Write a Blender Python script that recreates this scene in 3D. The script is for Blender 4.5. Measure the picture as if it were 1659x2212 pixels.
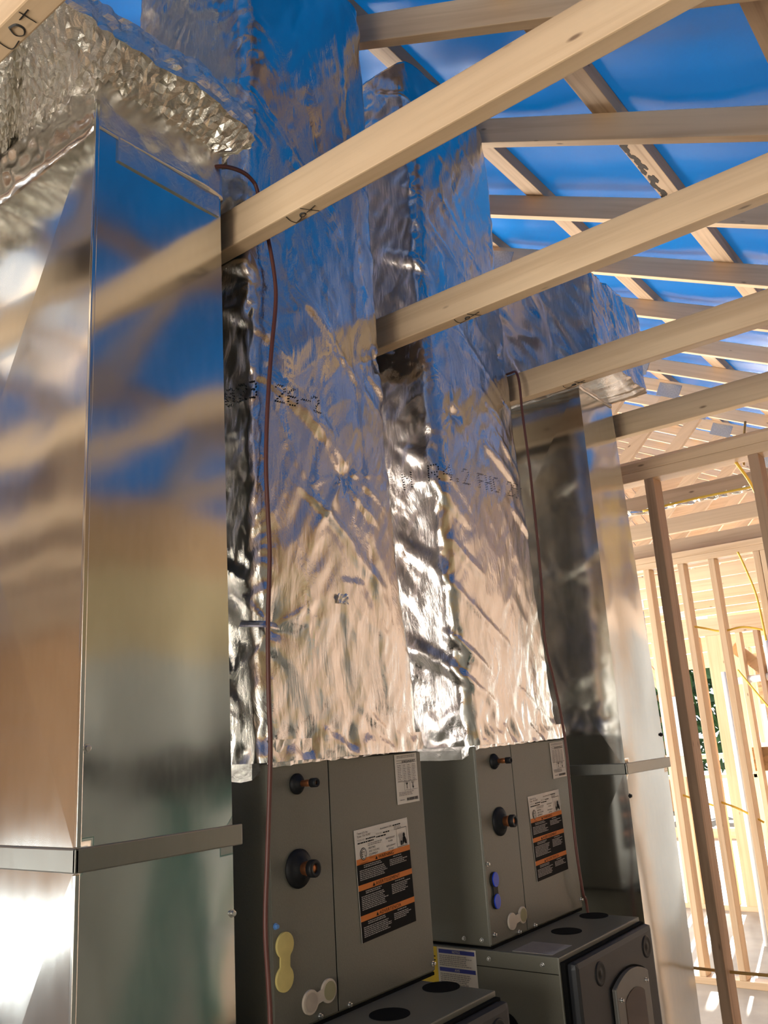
import bpy, bmesh, math, random
import numpy as np
from mathutils import Vector, Matrix

# ------------------------------------------------------------------ clear
for o in list(bpy.data.objects):
    bpy.data.objects.remove(o, do_unlink=True)
SC = bpy.context.scene
COL = SC.collection
H = 1.44                      # eye height above the floor (camera stands at x=0, y=0)

# ------------------------------------------------------------------ camera
R3 = Vector((0.61370291, -0.78711867, -0.06174901))
U3 = Vector((-0.16410666, -0.20366958, 0.96518791))
F3 = Vector((0.77229382, 0.58220521, 0.25416403))
cam_d = bpy.data.cameras.new('camera')
cam_d.sensor_fit = 'VERTICAL'
cam_d.sensor_height = 36.0
cam_d.lens = 36.0 * 1867.4 / 2212.0
cam_d.clip_start = 0.02
cam_d.clip_end = 200
cam = bpy.data.objects.new('camera', cam_d)
COL.objects.link(cam)
M = Matrix.Identity(4)
for i in range(3):
    M[i][0] = R3[i]; M[i][1] = U3[i]; M[i][2] = -F3[i]
M[2][3] = H
cam.matrix_world = M
SC.camera = cam

# ------------------------------------------------------------------ world, sun, daylight, exposure
wd = bpy.data.worlds.new('world'); SC.world = wd; wd.use_nodes = True
nt = wd.node_tree; nt.nodes.clear()
wo = nt.nodes.new('ShaderNodeOutputWorld'); bg = nt.nodes.new('ShaderNodeBackground')
bg.inputs['Color'].default_value = (0.86, 0.93, 1.0, 1); bg.inputs['Strength'].default_value = 1.1
nt.links.new(bg.outputs[0], wo.inputs[0])

def sun(elev, azim, strength, color, angle=0.01):
    d = bpy.data.lights.new('sun', 'SUN'); d.energy = strength; d.color = color; d.angle = angle
    o = bpy.data.objects.new('sun', d); COL.objects.link(o)
    v = Vector((math.cos(elev) * math.cos(azim), math.cos(elev) * math.sin(azim), math.sin(elev)))
    o.rotation_euler = v.to_track_quat('Z', 'Y').to_euler(); o.location = (30, 8, 20)
sun(math.radians(17), math.radians(12), 45.0, (1.0, 0.96, 0.89))

def area(loc, target, sx, sy, energy, color):
    d = bpy.data.lights.new('daylight_and_fill', 'AREA'); d.shape = 'RECTANGLE'; d.size = sx; d.size_y = sy
    d.energy = energy; d.color = color
    o = bpy.data.objects.new('daylight_and_fill', d); COL.objects.link(o); o.location = loc
    v = Vector(loc) - Vector(target)
    o.rotation_euler = v.to_track_quat('Z', 'Y').to_euler()
    return o
WARM = (1.0, 0.86, 0.68)
area((-2.9, 1.2, 1.25), (0.5, 1.2, 1.55), 3.0, 2.0, 150, (1.0, 0.94, 0.83))      # west doorway
area((11.42, 3.3, 1.2), (6, 2.4, 1.4), 2.2, 1.7, 950, (1.0, 0.97, 0.92))     # east window
area((4.0, 5.6, 1.5), (4.9, 2.0, 1.3), 1.6, 1.6, 340, (1.0, 0.97, 0.91))    # added fill lamp with no opening behind it, brightens the pale studs
area((5.5, 9.4, 1.4), (4.0, 4.0, 1.6), 6.5, 2.2, 900, (1.0, 0.98, 0.93))      # added fill lamp before the closed north wall, brightens the duct sides
area((-2.9, 7.4, 0.12), (0.0, 4.0, 0.15), 2.4, 0.18, 45, (0.95, 1.0, 1.0))   # lamp added in the door gap, stands for sunlit floor mirrored in left duct

vs = SC.view_settings
vs.view_transform = 'Standard'; vs.look = 'None'; vs.gamma = 1.0; vs.use_curve_mapping = False
vs.exposure = 0.34
SC.cycles.use_denoising = True
SC.cycles.max_bounces = 12
SC.cycles.glossy_bounces = 10
SC.cycles.diffuse_bounces = 4
SC.cycles.sample_clamp_indirect = 6.0
SC.cycles.caustics_reflective = False

# ------------------------------------------------------------------ material helpers
def mat(name):
    m = bpy.data.materials.new(name); m.use_nodes = True
    m.node_tree.nodes.clear()
    o = m.node_tree.nodes.new('ShaderNodeOutputMaterial')
    b = m.node_tree.nodes.new('ShaderNodeBsdfPrincipled')
    m.node_tree.links.new(b.outputs[0], o.inputs[0])
    return m, m.node_tree, b, o

def N(nt, t, **kw):
    n = nt.nodes.new(t)
    for k, v in kw.items():
        if hasattr(n, k):
            setattr(n, k, v)
        else:
            n.inputs[k].default_value = v
    return n

def ramp(nt, stops):
    r = nt.nodes.new('ShaderNodeValToRGB')
    e = r.color_ramp.elements
    e[0].position, e[0].color = stops[0][0], (*stops[0][1], 1)
    e[1].position, e[1].color = stops[-1][0], (*stops[-1][1], 1)
    for p, c in stops[1:-1]:
        x = e.new(p); x.color = (*c, 1)
    return r

def plain(name, col, rough=0.5, metal=0.0, spec=0.5, var=0.06, vscale=40, bump=0.0):
    m, nt, b, o = mat(name)
    tc = N(nt, 'ShaderNodeTexCoord')
    no = N(nt, 'ShaderNodeTexNoise'); no.inputs['Scale'].default_value = vscale; no.inputs['Detail'].default_value = 3
    nt.links.new(tc.outputs['Object'], no.inputs['Vector'])
    r = ramp(nt, [(0.3, tuple(c * (1 - var) for c in col)), (0.7, tuple(min(1, c * (1 + var)) for c in col))])
    nt.links.new(no.outputs[0], r.inputs[0]); nt.links.new(r.outputs[0], b.inputs['Base Color'])
    b.inputs['Roughness'].default_value = rough; b.inputs['Metallic'].default_value = metal
    b.inputs['Specular IOR Level'].default_value = spec
    if bump:
        bp = N(nt, 'ShaderNodeBump'); bp.inputs['Strength'].default_value = bump; bp.inputs['Distance'].default_value = 0.002
        nt.links.new(no.outputs[0], bp.inputs['Height']); nt.links.new(bp.outputs[0], b.inputs['Normal'])
    return m

def wood(name, axis, light=(0.72, 0.55, 0.36), dark=(0.62, 0.455, 0.285), rot=0.0, knots=True):
    m, nt, b, o = mat(name)
    tc = N(nt, 'ShaderNodeTexCoord'); oi = N(nt, 'ShaderNodeObjectInfo')
    mul = N(nt, 'ShaderNodeVectorMath', operation='SCALE'); mul.inputs[0].default_value = (37.0, 91.0, 53.0)
    nt.links.new(oi.outputs['Random'], mul.inputs['Scale'])
    mr = N(nt, 'ShaderNodeMapping'); mr.inputs['Rotation'].default_value = (-rot, 0, 0)
    nt.links.new(tc.outputs['Object'], mr.inputs['Vector'])
    add = N(nt, 'ShaderNodeVectorMath', operation='ADD')
    nt.links.new(mr.outputs[0], add.inputs[0]); nt.links.new(mul.outputs[0], add.inputs[1])
    sc = [30.0, 30.0, 30.0]; sc['xyz'.index(axis)] = 1.1
    mp = N(nt, 'ShaderNodeMapping'); mp.inputs['Scale'].default_value = sc
    nt.links.new(add.outputs[0], mp.inputs['Vector'])
    n1 = N(nt, 'ShaderNodeTexNoise'); n1.inputs['Scale'].default_value = 1.3; n1.inputs['Detail'].default_value = 6
    n1.inputs['Distortion'].default_value = 0.6
    nt.links.new(mp.outputs[0], n1.inputs['Vector'])
    n2 = N(nt, 'ShaderNodeTexNoise'); n2.inputs['Scale'].default_value = 1.7; n2.inputs['Detail'].default_value = 3
    nt.links.new(add.outputs[0], n2.inputs['Vector'])
    r1 = ramp(nt, [(0.30, dark), (0.52, light), (0.8, tuple(min(1, c * 1.08) for c in light))])
    nt.links.new(n1.outputs[0], r1.inputs[0])
    mix = N(nt, 'ShaderNodeMixRGB', blend_type='MULTIPLY'); mix.inputs[0].default_value = 0.55
    r2 = ramp(nt, [(0.3, (0.80, 0.74, 0.70)), (0.7, (1.0, 1.0, 1.0))])
    nt.links.new(n2.outputs[0], r2.inputs[0])
    nt.links.new(r1.outputs[0], mix.inputs[1]); nt.links.new(r2.outputs[0], mix.inputs[2])
    # per board tone
    mt = N(nt, 'ShaderNodeMixRGB', blend_type='MULTIPLY'); mt.inputs[0].default_value = 1.0
    r3 = ramp(nt, [(0.0, (0.86, 0.82, 0.80)), (1.0, (1.04, 1.0, 0.96))])
    nt.links.new(oi.outputs['Random'], r3.inputs[0])
    nt.links.new(mix.outputs[0], mt.inputs[1]); nt.links.new(r3.outputs[0], mt.inputs[2])
    last = mt
    if knots:
        ks = [15.0, 15.0, 15.0]; ks['xyz'.index(axis)] = 5.0
        mk = N(nt, 'ShaderNodeMapping'); mk.inputs['Scale'].default_value = ks
        nt.links.new(add.outputs[0], mk.inputs['Vector'])
        vo = N(nt, 'ShaderNodeTexVoronoi'); vo.inputs['Scale'].default_value = 1.0
        nt.links.new(mk.outputs[0], vo.inputs['Vector'])
        kr = ramp(nt, [(0.035, (1, 1, 1)), (0.085, (0, 0, 0))])
        nt.links.new(vo.outputs['Distance'], kr.inputs[0])
        mk2 = N(nt, 'ShaderNodeMixRGB'); mk2.inputs[2].default_value = (0.10, 0.045, 0.02, 1)
        mm = N(nt, 'ShaderNodeMath', operation='MULTIPLY'); mm.inputs[1].default_value = 0.75
        nt.links.new(kr.outputs[0], mm.inputs[0]); nt.links.new(mm.outputs[0], mk2.inputs[0])
        nt.links.new(mt.outputs[0], mk2.inputs[1]); last = mk2
    nt.links.new(last.outputs[0], b.inputs['Base Color'])
    b.inputs['Roughness'].default_value = 0.62
    bp = N(nt, 'ShaderNodeBump'); bp.inputs['Strength'].default_value = 0.25; bp.inputs['Distance'].default_value = 0.001
    nt.links.new(n1.outputs[0], bp.inputs['Height']); nt.links.new(bp.outputs[0], b.inputs['Normal'])
    return m

def foil(name, rough=0.14, col=(0.66, 0.64, 0.625), s1=15.0, d1=0.0030, s2=80.0, d2=0.0008, stretch=(1, 1, 0.30)):
    m, nt, b, o = mat(name)
    tc = N(nt, 'ShaderNodeTexCoord')
    mp = N(nt, 'ShaderNodeMapping'); mp.inputs['Scale'].default_value = stretch
    mp.inputs['Rotation'].default_value = (0.3, 0.45, 0)
    nt.links.new(tc.outputs['Object'], mp.inputs['Vector'])
    n1 = N(nt, 'ShaderNodeTexNoise')
    n1.inputs['Scale'].default_value = s1; n1.inputs['Detail'].default_value = 7; n1.inputs['Roughness'].default_value = 0.68; n1.inputs['Distortion'].default_value = 0.8
    n2 = N(nt, 'ShaderNodeTexNoise'); n2.noise_type = 'RIDGED_MULTIFRACTAL'; n2.inputs['Scale'].default_value = s2; n2.inputs['Detail'].default_value = 3
    nt.links.new(mp.outputs[0], n1.inputs['Vector']); nt.links.new(mp.outputs[0], n2.inputs['Vector'])
    b1 = N(nt, 'ShaderNodeBump'); b1.inputs['Strength'].default_value = 1.0; b1.inputs['Distance'].default_value = d1
    b2 = N(nt, 'ShaderNodeBump'); b2.inputs['Strength'].default_value = 1.0; b2.inputs['Distance'].default_value = d2
    nt.links.new(n1.outputs[0], b1.inputs['Height']); nt.links.new(n2.outputs[0], b2.inputs['Height'])
    nt.links.new(b1.outputs[0], b2.inputs['Normal']); nt.links.new(b2.outputs[0], b.inputs['Normal'])
    b.inputs['Base Color'].default_value = (*col, 1); b.inputs['Metallic'].default_value = 1.0
    b.inputs['Roughness'].default_value = rough
    return m

def galvanized(name, rough=0.13, col=(0.60, 0.60, 0.57)):
    m, nt, b, o = mat(name)
    tc = N(nt, 'ShaderNodeTexCoord')
    mp = N(nt, 'ShaderNodeMapping'); mp.inputs['Scale'].default_value = (1, 1, 0.3)
    nt.links.new(tc.outputs['Object'], mp.inputs['Vector'])
    n1 = N(nt, 'ShaderNodeTexNoise'); n1.inputs['Scale'].default_value = 60; n1.inputs['Detail'].default_value = 3
    nt.links.new(mp.outputs[0], n1.inputs['Vector'])
    n2 = N(nt, 'ShaderNodeTexNoise'); n2.inputs['Scale'].default_value = 3.2; n2.inputs['Detail'].default_value = 2
    nt.links.new(tc.outputs['Object'], n2.inputs['Vector'])
    r = ramp(nt, [(0.35, tuple(c * 0.98 for c in col)), (0.65, tuple(c * 1.02 for c in col))])
    nt.links.new(n1.outputs[0], r.inputs[0]); nt.links.new(r.outputs[0], b.inputs['Base Color'])
    rr = N(nt, 'ShaderNodeMapRange'); rr.inputs['To Min'].default_value = rough * 0.85; rr.inputs['To Max'].default_value = rough * 1.2
    nt.links.new(n1.outputs[0], rr.inputs['Value']); nt.links.new(rr.outputs[0], b.inputs['Roughness'])
    bp = N(nt, 'ShaderNodeBump'); bp.inputs['Strength'].default_value = 0.5; bp.inputs['Distance'].default_value = 0.006
    nt.links.new(n2.outputs[0], bp.inputs['Height']); nt.links.new(bp.outputs[0], b.inputs['Normal'])
    b.inputs['Metallic'].default_value = 1.0
    return m

def osb(name, col=(0.40, 0.25, 0.12)):
    m, nt, b, o = mat(name)
    tc = N(nt, 'ShaderNodeTexCoord')
    v = N(nt, 'ShaderNodeTexVoronoi'); v.inputs['Scale'].default_value = 22
    mp = N(nt, 'ShaderNodeMapping'); mp.inputs['Scale'].default_value = (1, 1, 2.2)
    nt.links.new(tc.outputs['Object'], mp.inputs['Vector']); nt.links.new(mp.outputs[0], v.inputs['Vector'])
    bw = N(nt, 'ShaderNodeRGBToBW'); nt.links.new(v.outputs['Color'], bw.inputs[0])
    r = ramp(nt, [(0.1, tuple(c * 0.65 for c in col)), (0.9, tuple(c * 1.35 for c in col))])
    nt.links.new(bw.outputs[0], r.inputs[0]); nt.links.new(r.outputs[0], b.inputs['Base Color'])
    b.inputs['Roughness'].default_value = 0.7
    return m

def membrane(name):
    m, nt, b, o = mat(name)
    tc = N(nt, 'ShaderNodeTexCoord')
    n = N(nt, 'ShaderNodeTexNoise'); n.inputs['Scale'].default_value = 1.3; n.inputs['Detail'].default_value = 4
    nt.links.new(tc.outputs['Object'], n.inputs['Vector'])
    r = ramp(nt, [(0.3, (0.001, 0.075, 0.27)), (0.7, (0.002, 0.135, 0.42))])
    nt.links.new(n.outputs[0], r.inputs[0]); nt.links.new(r.outputs[0], b.inputs['Base Color'])
    b.inputs['Roughness'].default_value = 0.24; b.inputs['Specular IOR Level'].default_value = 0.42
    w = N(nt, 'ShaderNodeTexChecker'); w.inputs['Scale'].default_value = 260
    nt.links.new(tc.outputs['Object'], w.inputs['Vector'])
    bp = N(nt, 'ShaderNodeBump'); bp.inputs['Strength'].default_value = 0.12; bp.inputs['Distance'].default_value = 0.0006
    nt.links.new(w.outputs['Fac'], bp.inputs['Height']); nt.links.new(bp.outputs[0], b.inputs['Normal'])
    tr = N(nt, 'ShaderNodeBsdfTranslucent'); tr.inputs['Color'].default_value = (0.0, 0.16, 0.52, 1)
    mx = N(nt, 'ShaderNodeMixShader'); mx.inputs[0].default_value = 0.13
    nt.links.new(b.outputs[0], mx.inputs[1]); nt.links.new(tr.outputs[0], mx.inputs[2])
    nt.links.new(mx.outputs[0], o.inputs[0])
    return m

ANG = math.atan(0.5)
WX = wood('lumber along x', 'x'); WY = wood('lumber along y', 'y'); WZ = wood('lumber upright', 'z')
WYR = wood('lumber rising', 'y', rot=ANG); WYD = wood('lumber falling', 'y', rot=-ANG)
WXD = wood('weathered lumber', 'x', light=(0.60, 0.44, 0.29), dark=(0.42, 0.29, 0.18))
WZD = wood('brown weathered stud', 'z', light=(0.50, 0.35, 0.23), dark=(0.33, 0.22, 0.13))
WBR = wood('brown boards', 'y', light=(0.52, 0.32, 0.16), dark=(0.42, 0.25, 0.12), knots=False)
WB = wood('pale plywood', 'z', light=(0.72, 0.54, 0.33), dark=(0.62, 0.45, 0.26))
FOIL = foil('foil facing')
FOILC = foil('crumpled foil', rough=0.13, s1=24, d1=0.0045, s2=60, d2=0.0012, stretch=(1, 1, 1), col=(0.80, 0.77, 0.70))
TAPE = foil('foil tape', rough=0.22, s1=22, d1=0.0015, s2=80, d2=0.0003, stretch=(1, 1, 1))
GALV = galvanized('galvanized sheet')
GALVR = galvanized('galvanized cleat', rough=0.38, col=(0.27, 0.265, 0.24))
PLATE = plain('galvanized truss plate', (0.42, 0.45, 0.47), rough=0.45, metal=0.8, var=0.15, vscale=120)
PAINT = plain('taupe cabinet paint', (0.128, 0.122, 0.094), rough=0.42, var=0.04, vscale=300, bump=0.15)
DOORP = plain('charcoal door paint', (0.024, 0.025, 0.028), spec=0.2, rough=0.42, var=0.05, vscale=200)
FRAMEP = plain('grey frame plastic', (0.10, 0.094, 0.082), rough=0.4)
BLACK = plain('black rubber', (0.008, 0.008, 0.009), rough=0.55, spec=0.25, var=0.2)
DARK = plain('dark opening', (0.006, 0.006, 0.006), rough=0.9, spec=0.1)
COPPER = plain('copper', (0.55, 0.21, 0.09), rough=0.4, metal=0.9, var=0.15)
GLASSB = plain('dark sight glass', (0.04, 0.018, 0.010), spec=0.3, rough=0.05)
STEEL = plain('zinc screw', (0.55, 0.54, 0.52), rough=0.3, metal=1.0)
YPLUG = plain('yellow foam plug', (0.62, 0.50, 0.18), rough=0.7, var=0.08)
BPLUG = plain('beige plastic knockout', (0.55, 0.47, 0.38), rough=0.6)
OLIVE = plain('olive knockout inside', (0.30, 0.27, 0.15), rough=0.7)
BLUEP = plain('blue cap', (0.01, 0.05, 0.50), rough=0.4)
BLUEDOT = plain('blue screw', (0.12, 0.28, 0.60), rough=0.4)
WHITE = plain('white paper', (0.68, 0.62, 0.55), rough=0.6, var=0.02)
ORANGE = plain('orange print', (0.60, 0.16, 0.015), rough=0.6, var=0.02)
INK = plain('black ink', (0.010, 0.009, 0.009), rough=0.7, spec=0.1)
GREYINK = plain('grey print', (0.30, 0.27, 0.25), rough=0.6)
NAVY = plain('navy print', (0.02, 0.03, 0.24), rough=0.6)
YEL = plain('yellow print', (0.75, 0.50, 0.02), rough=0.6)
REDINK = plain('red print', (0.70, 0.03, 0.03), rough=0.6)
MARK = plain('marker ink', (0.02, 0.018, 0.016), rough=0.7)
STAIN = plain('dark mould stain', (0.05, 0.035, 0.025), rough=0.8, var=0.3)
CORD = plain('red brown cord', (0.10, 0.030, 0.022), rough=0.5)
NM = plain('yellow cable', (0.80, 0.52, 0.06), rough=0.45)
NMB = plain('tan cable', (0.38, 0.22, 0.05), rough=0.5)
MEMB = membrane('blue roof membrane')
OSB = osb('oriented strand board')
BOARD = plain('grey sheathing board', (0.38, 0.38, 0.33), rough=0.75, var=0.08, vscale=6)
CONC = plain('concrete floor', (0.34, 0.30, 0.245), rough=0.8, var=0.12, vscale=5)
GROUND = plain('outdoor ground', (0.16, 0.165, 0.165), rough=0.9, var=0.1, vscale=3)
PVC = plain('white plastic', (0.80, 0.82, 0.84), rough=0.35, var=0.02)
PANELG = plain('grey enamel', (0.52, 0.56, 0.58), rough=0.4, var=0.02)
LADG = plain('green fibreglass', (0.01, 0.13, 0.10), rough=0.4)
LEAF = plain('dark leaves', (0.02, 0.07, 0.025), rough=0.7, var=0.4, vscale=8)
WRAP = plain('white house wrap', (0.85, 0.82, 0.70), rough=0.5, var=0.03)
WRAPB = plain('blue house wrap print', (0.10, 0.25, 0.70), rough=0.5)

# ------------------------------------------------------------------ object helpers
def thing(name, label, cat, loc=(0, 0, 0), group=None):
    o = bpy.data.objects.new(name, None); COL.objects.link(o)
    o.empty_display_size = 0.05
    o.location = loc; o['label'] = label; o['category'] = cat
    if group: o['group'] = group
    return o

def tag(o, label, cat, group=None):
    o['label'] = label; o['category'] = cat
    if group: o['group'] = group
    return o

def mesh_from(bm, name, mats, smooth=False):
    me = bpy.data.meshes.new(name)
    bmesh.ops.recalc_face_normals(bm, faces=bm.faces)
    bm.to_mesh(me); bm.free()
    for m in (mats if isinstance(mats, (list, tuple)) else [mats]):
        me.materials.append(m)
    if smooth:
        me.polygons.foreach_set('use_smooth', [True] * len(me.polygons))
    return me

def obj(name, bm_or_me, mats=None, parent=None, smooth=False, local=False, label=None):
    """one mesh object; its mesh is in world coordinates unless local=True"""
    me = bm_or_me if isinstance(bm_or_me, bpy.types.Mesh) else mesh_from(bm_or_me, name, mats, smooth)
    o = bpy.data.objects.new(name, me); COL.objects.link(o)
    if parent is not None:
        o.parent = parent
        if parent.type == 'EMPTY' and not local:
            o.location = -Vector(parent.location)
    if label: o['label'] = label
    return o

def struct(name, bm, m):
    o = obj(name, bm, m); o['kind'] = 'structure'; return o

def BM(): return bmesh.new()

def box(bm, x0, x1, y0, y1, z0, z1, bev=0.0, mi=0):
    vs = [bm.verts.new((x, y, z)) for x in (x0, x1) for y in (y0, y1) for z in (z0, z1)]
    idx = [(0, 1, 3, 2), (4, 6, 7, 5), (0, 4, 5, 1), (2, 3, 7, 6), (0, 2, 6, 4), (1, 5, 7, 3)]
    fs = [bm.faces.new([vs[i] for i in q]) for q in idx]
    for f in fs: f.material_index = mi
    if bev:
        es = list({e for f in fs for e in f.edges})
        bmesh.ops.bevel(bm, geom=es, offset=bev, segments=2, profile=0.6, affect='EDGES')
    return bm

def prism(bm, pts, axis, a, b, mi=0, bev=0.0):
    """pts 2D polygon in the plane across axis; extruded from a to b"""
    def P(p, t):
        if axis == 'x': return (t, p[0], p[1])
        if axis == 'y': return (p[0], t, p[1])
        return (p[0], p[1], t)
    A = [bm.verts.new(P(p, a)) for p in pts]; B = [bm.verts.new(P(p, b)) for p in pts]
    n = len(pts); fs = [bm.faces.new(A), bm.faces.new(B[::-1])]
    for i in range(n):
        fs.append(bm.faces.new([A[i], B[i], B[(i + 1) % n], A[(i + 1) % n]]))
    for f in fs: f.material_index = mi
    if bev:
        es = list({e for f in fs for e in f.edges})
        bmesh.ops.bevel(bm, geom=es, offset=bev, segments=2, profile=0.6, affect='EDGES')
    return bm

def circle(cx, cy, rx, ry=None, n=28, a0=0.0, a1=2 * math.pi):
    ry = ry or rx
    full = abs(a1 - a0 - 2 * math.pi) < 1e-6
    k = n if full else n + 1
    return [(cx + rx * math.cos(a0 + (a1 - a0) * i / n), cy + ry * math.sin(a0 + (a1 - a0) * i / n)) for i in range(k)]

def lathe(bm, prof, origin, axis, n=24, mi=0, cap=True):
    """prof: list of (distance along axis, radius)"""
    ax = Vector(axis).normalized(); t = ax.orthogonal().normalized(); s = ax.cross(t)
    O = Vector(origin); rings = []
    for d, r in prof:
        rings.append([bm.verts.new(O + ax * d + (t * math.cos(2 * math.pi * i / n) + s * math.sin(2 * math.pi * i / n)) * max(r, 1e-5)) for i in range(n)])
    for A, B in zip(rings[:-1], rings[1:]):
        for i in range(n):
            f = bm.faces.new([A[i], A[(i + 1) % n], B[(i + 1) % n], B[i]]); f.material_index = mi
    if cap:
        bm.faces.new(rings[0][::-1]).material_index = mi; bm.faces.new(rings[-1]).material_index = mi
    return bm

def smoothpath(pts, sub=6):
    P = [Vector(p) for p in pts]
    out = []
    for i in range(len(P) - 1):
        p0 = P[max(i - 1, 0)]; p1 = P[i]; p2 = P[i + 1]; p3 = P[min(i + 2, len(P) - 1)]
        for k in range(sub):
            t = k / sub
            out.append(0.5 * ((2 * p1) + (p2 - p0) * t + (2 * p0 - 5 * p1 + 4 * p2 - p3) * t * t + (3 * p1 - p0 - 3 * p2 + p3) * t ** 3))
    out.append(P[-1]); return out

def tube(bm, pts, r, n=8, mi=0, sub=6, flat=1.0):
    P = smoothpath(pts, sub) if sub else [Vector(p) for p in pts]
    prev = None; rings = []
    for i, p in enumerate(P):
        d = (P[min(i + 1, len(P) - 1)] - P[max(i - 1, 0)]).normalized()
        if prev is None: t = d.orthogonal().normalized()
        else:
            t = prev - d * prev.dot(d); t.normalize()
        prev = t; s = d.cross(t)
        rings.append([bm.verts.new(p + (t * math.cos(2 * math.pi * k / n) + s * math.sin(2 * math.pi * k / n) * flat) * r) for k in range(n)])
    for A, B in zip(rings[:-1], rings[1:]):
        for k in range(n):
            bm.faces.new([A[k], A[(k + 1) % n], B[(k + 1) % n], B[k]]).material_index = mi
    bm.faces.new(rings[0][::-1]).material_index = mi; bm.faces.new(rings[-1]).material_index = mi
    return bm

_txt = {}
def text_mesh(s):
    if s not in _txt:
        cu = bpy.data.curves.new('t', 'FONT'); cu.body = s; cu.size = 1.0; cu.resolution_u = 2
        o = bpy.data.objects.new('t', cu); COL.objects.link(o)
        bpy.context.view_layer.update()
        dg = bpy.context.evaluated_depsgraph_get()
        me = bpy.data.meshes.new_from_object(o.evaluated_get(dg))
        V = [tuple(v.co[:2]) for v in me.vertices]; Fc = [tuple(p.vertices) for p in me.polygons]
        bpy.data.objects.remove(o); bpy.data.meshes.remove(me); bpy.data.curves.remove(cu)
        _txt[s] = (V, Fc)
    return _txt[s]

class Sheet:
    """a flat printed label: local u (right) and v (up) in metres, raised a hair per layer"""
    def __init__(self, O, eu, ev, en):
        self.O, self.eu, self.ev, self.en = Vector(O), Vector(eu), Vector(ev), Vector(en); self.bm = BM(); self.mats = []
    def mi(self, m):
        if m not in self.mats: self.mats.append(m)
        return self.mats.index(m)
    def P(self, u, v, l): return self.O + self.eu * u + self.ev * v + self.en * (0.0006 + 0.00035 * l)
    def poly(self, pts, m, l=1):
        f = self.bm.faces.new([self.bm.verts.new(self.P(u, v, l)) for u, v in pts]); f.material_index = self.mi(m)
    def rect(self, u0, v0, u1, v1, m, l=1): self.poly([(u0, v0), (u1, v0), (u1, v1), (u0, v1)], m, l)
    def slab(self, w, h, m, th=0.0005):
        for f in prism_frame(self.bm, self.O, self.eu, self.ev, self.en, w, h, 0.0006): f.material_index = self.mi(m)
    def text(self, s, u, v, h, m, l=2, wid=None, center=False):
        V, Fc = text_mesh(s)
        if not V: return
        x0 = min(p[0] for p in V); x1 = max(p[0] for p in V); k = h / 0.7
        kx = k if wid is None else wid / (x1 - x0)
        du = u - x0 * kx if not center else u - (x0 + x1) / 2 * kx
        vs_ = [self.bm.verts.new(self.P(du + p[0] * kx, v + p[1] * k, l)) for p in V]
        i = self.mi(m)
        for q in Fc:
            try: self.bm.faces.new([vs_[a] for a in q]).material_index = i
            except ValueError: pass
    def fine(self, u0, v1, u1, nl, pitch, m, rnd, l=2, ragged=0.25, th=0.55):
        for i in range(nl):
            e = u1 - (u1 - u0) * ragged * rnd.random(); u = u0; v = v1 - pitch * (i + 1)
            while u < e - 0.0015:
                w = min(0.003 + 0.007 * rnd.random(), e - u)
                self.rect(u, v, u + w, v + pitch * th, m, l); u += w + 0.0012
    def build(self, name, parent, label=None):
        return obj(name, self.bm, self.mats, parent, label=label)

def prism_frame(bm, O, eu, ev, en, w, h, t):
    A = [bm.verts.new(O + eu * u + ev * v) for u, v in ((0, 0), (w, 0), (w, h), (0, h))]
    B = [bm.verts.new(O + eu * u + ev * v + en * t) for u, v in ((0, 0), (w, 0), (w, h), (0, h))]
    fs = [bm.faces.new(A[::-1]), bm.faces.new(B)]
    for i in range(4): fs.append(bm.faces.new([A[i], A[(i + 1) % 4], B[(i + 1) % 4], B[i]]))
    return fs

# ------------------------------------------------------------------ crinkle height fields
def field(nu, nv, du, dv, Lu, Lv, ang, seed):
    r = np.random.default_rng(seed)
    g = np.fft.fft2(r.standard_normal((nu, nv)))
    fu = np.fft.fftfreq(nu, du)[:, None]; fv = np.fft.fftfreq(nv, dv)[None, :]
    c, s = math.cos(ang), math.sin(ang)
    a = (fu * c + fv * s) * Lu; b = (-fu * s + fv * c) * Lv
    h = np.real(np.fft.ifft2(g * np.exp(-2.2 * (a * a + b * b))))
    return h / (h.std() + 1e-9)

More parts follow.
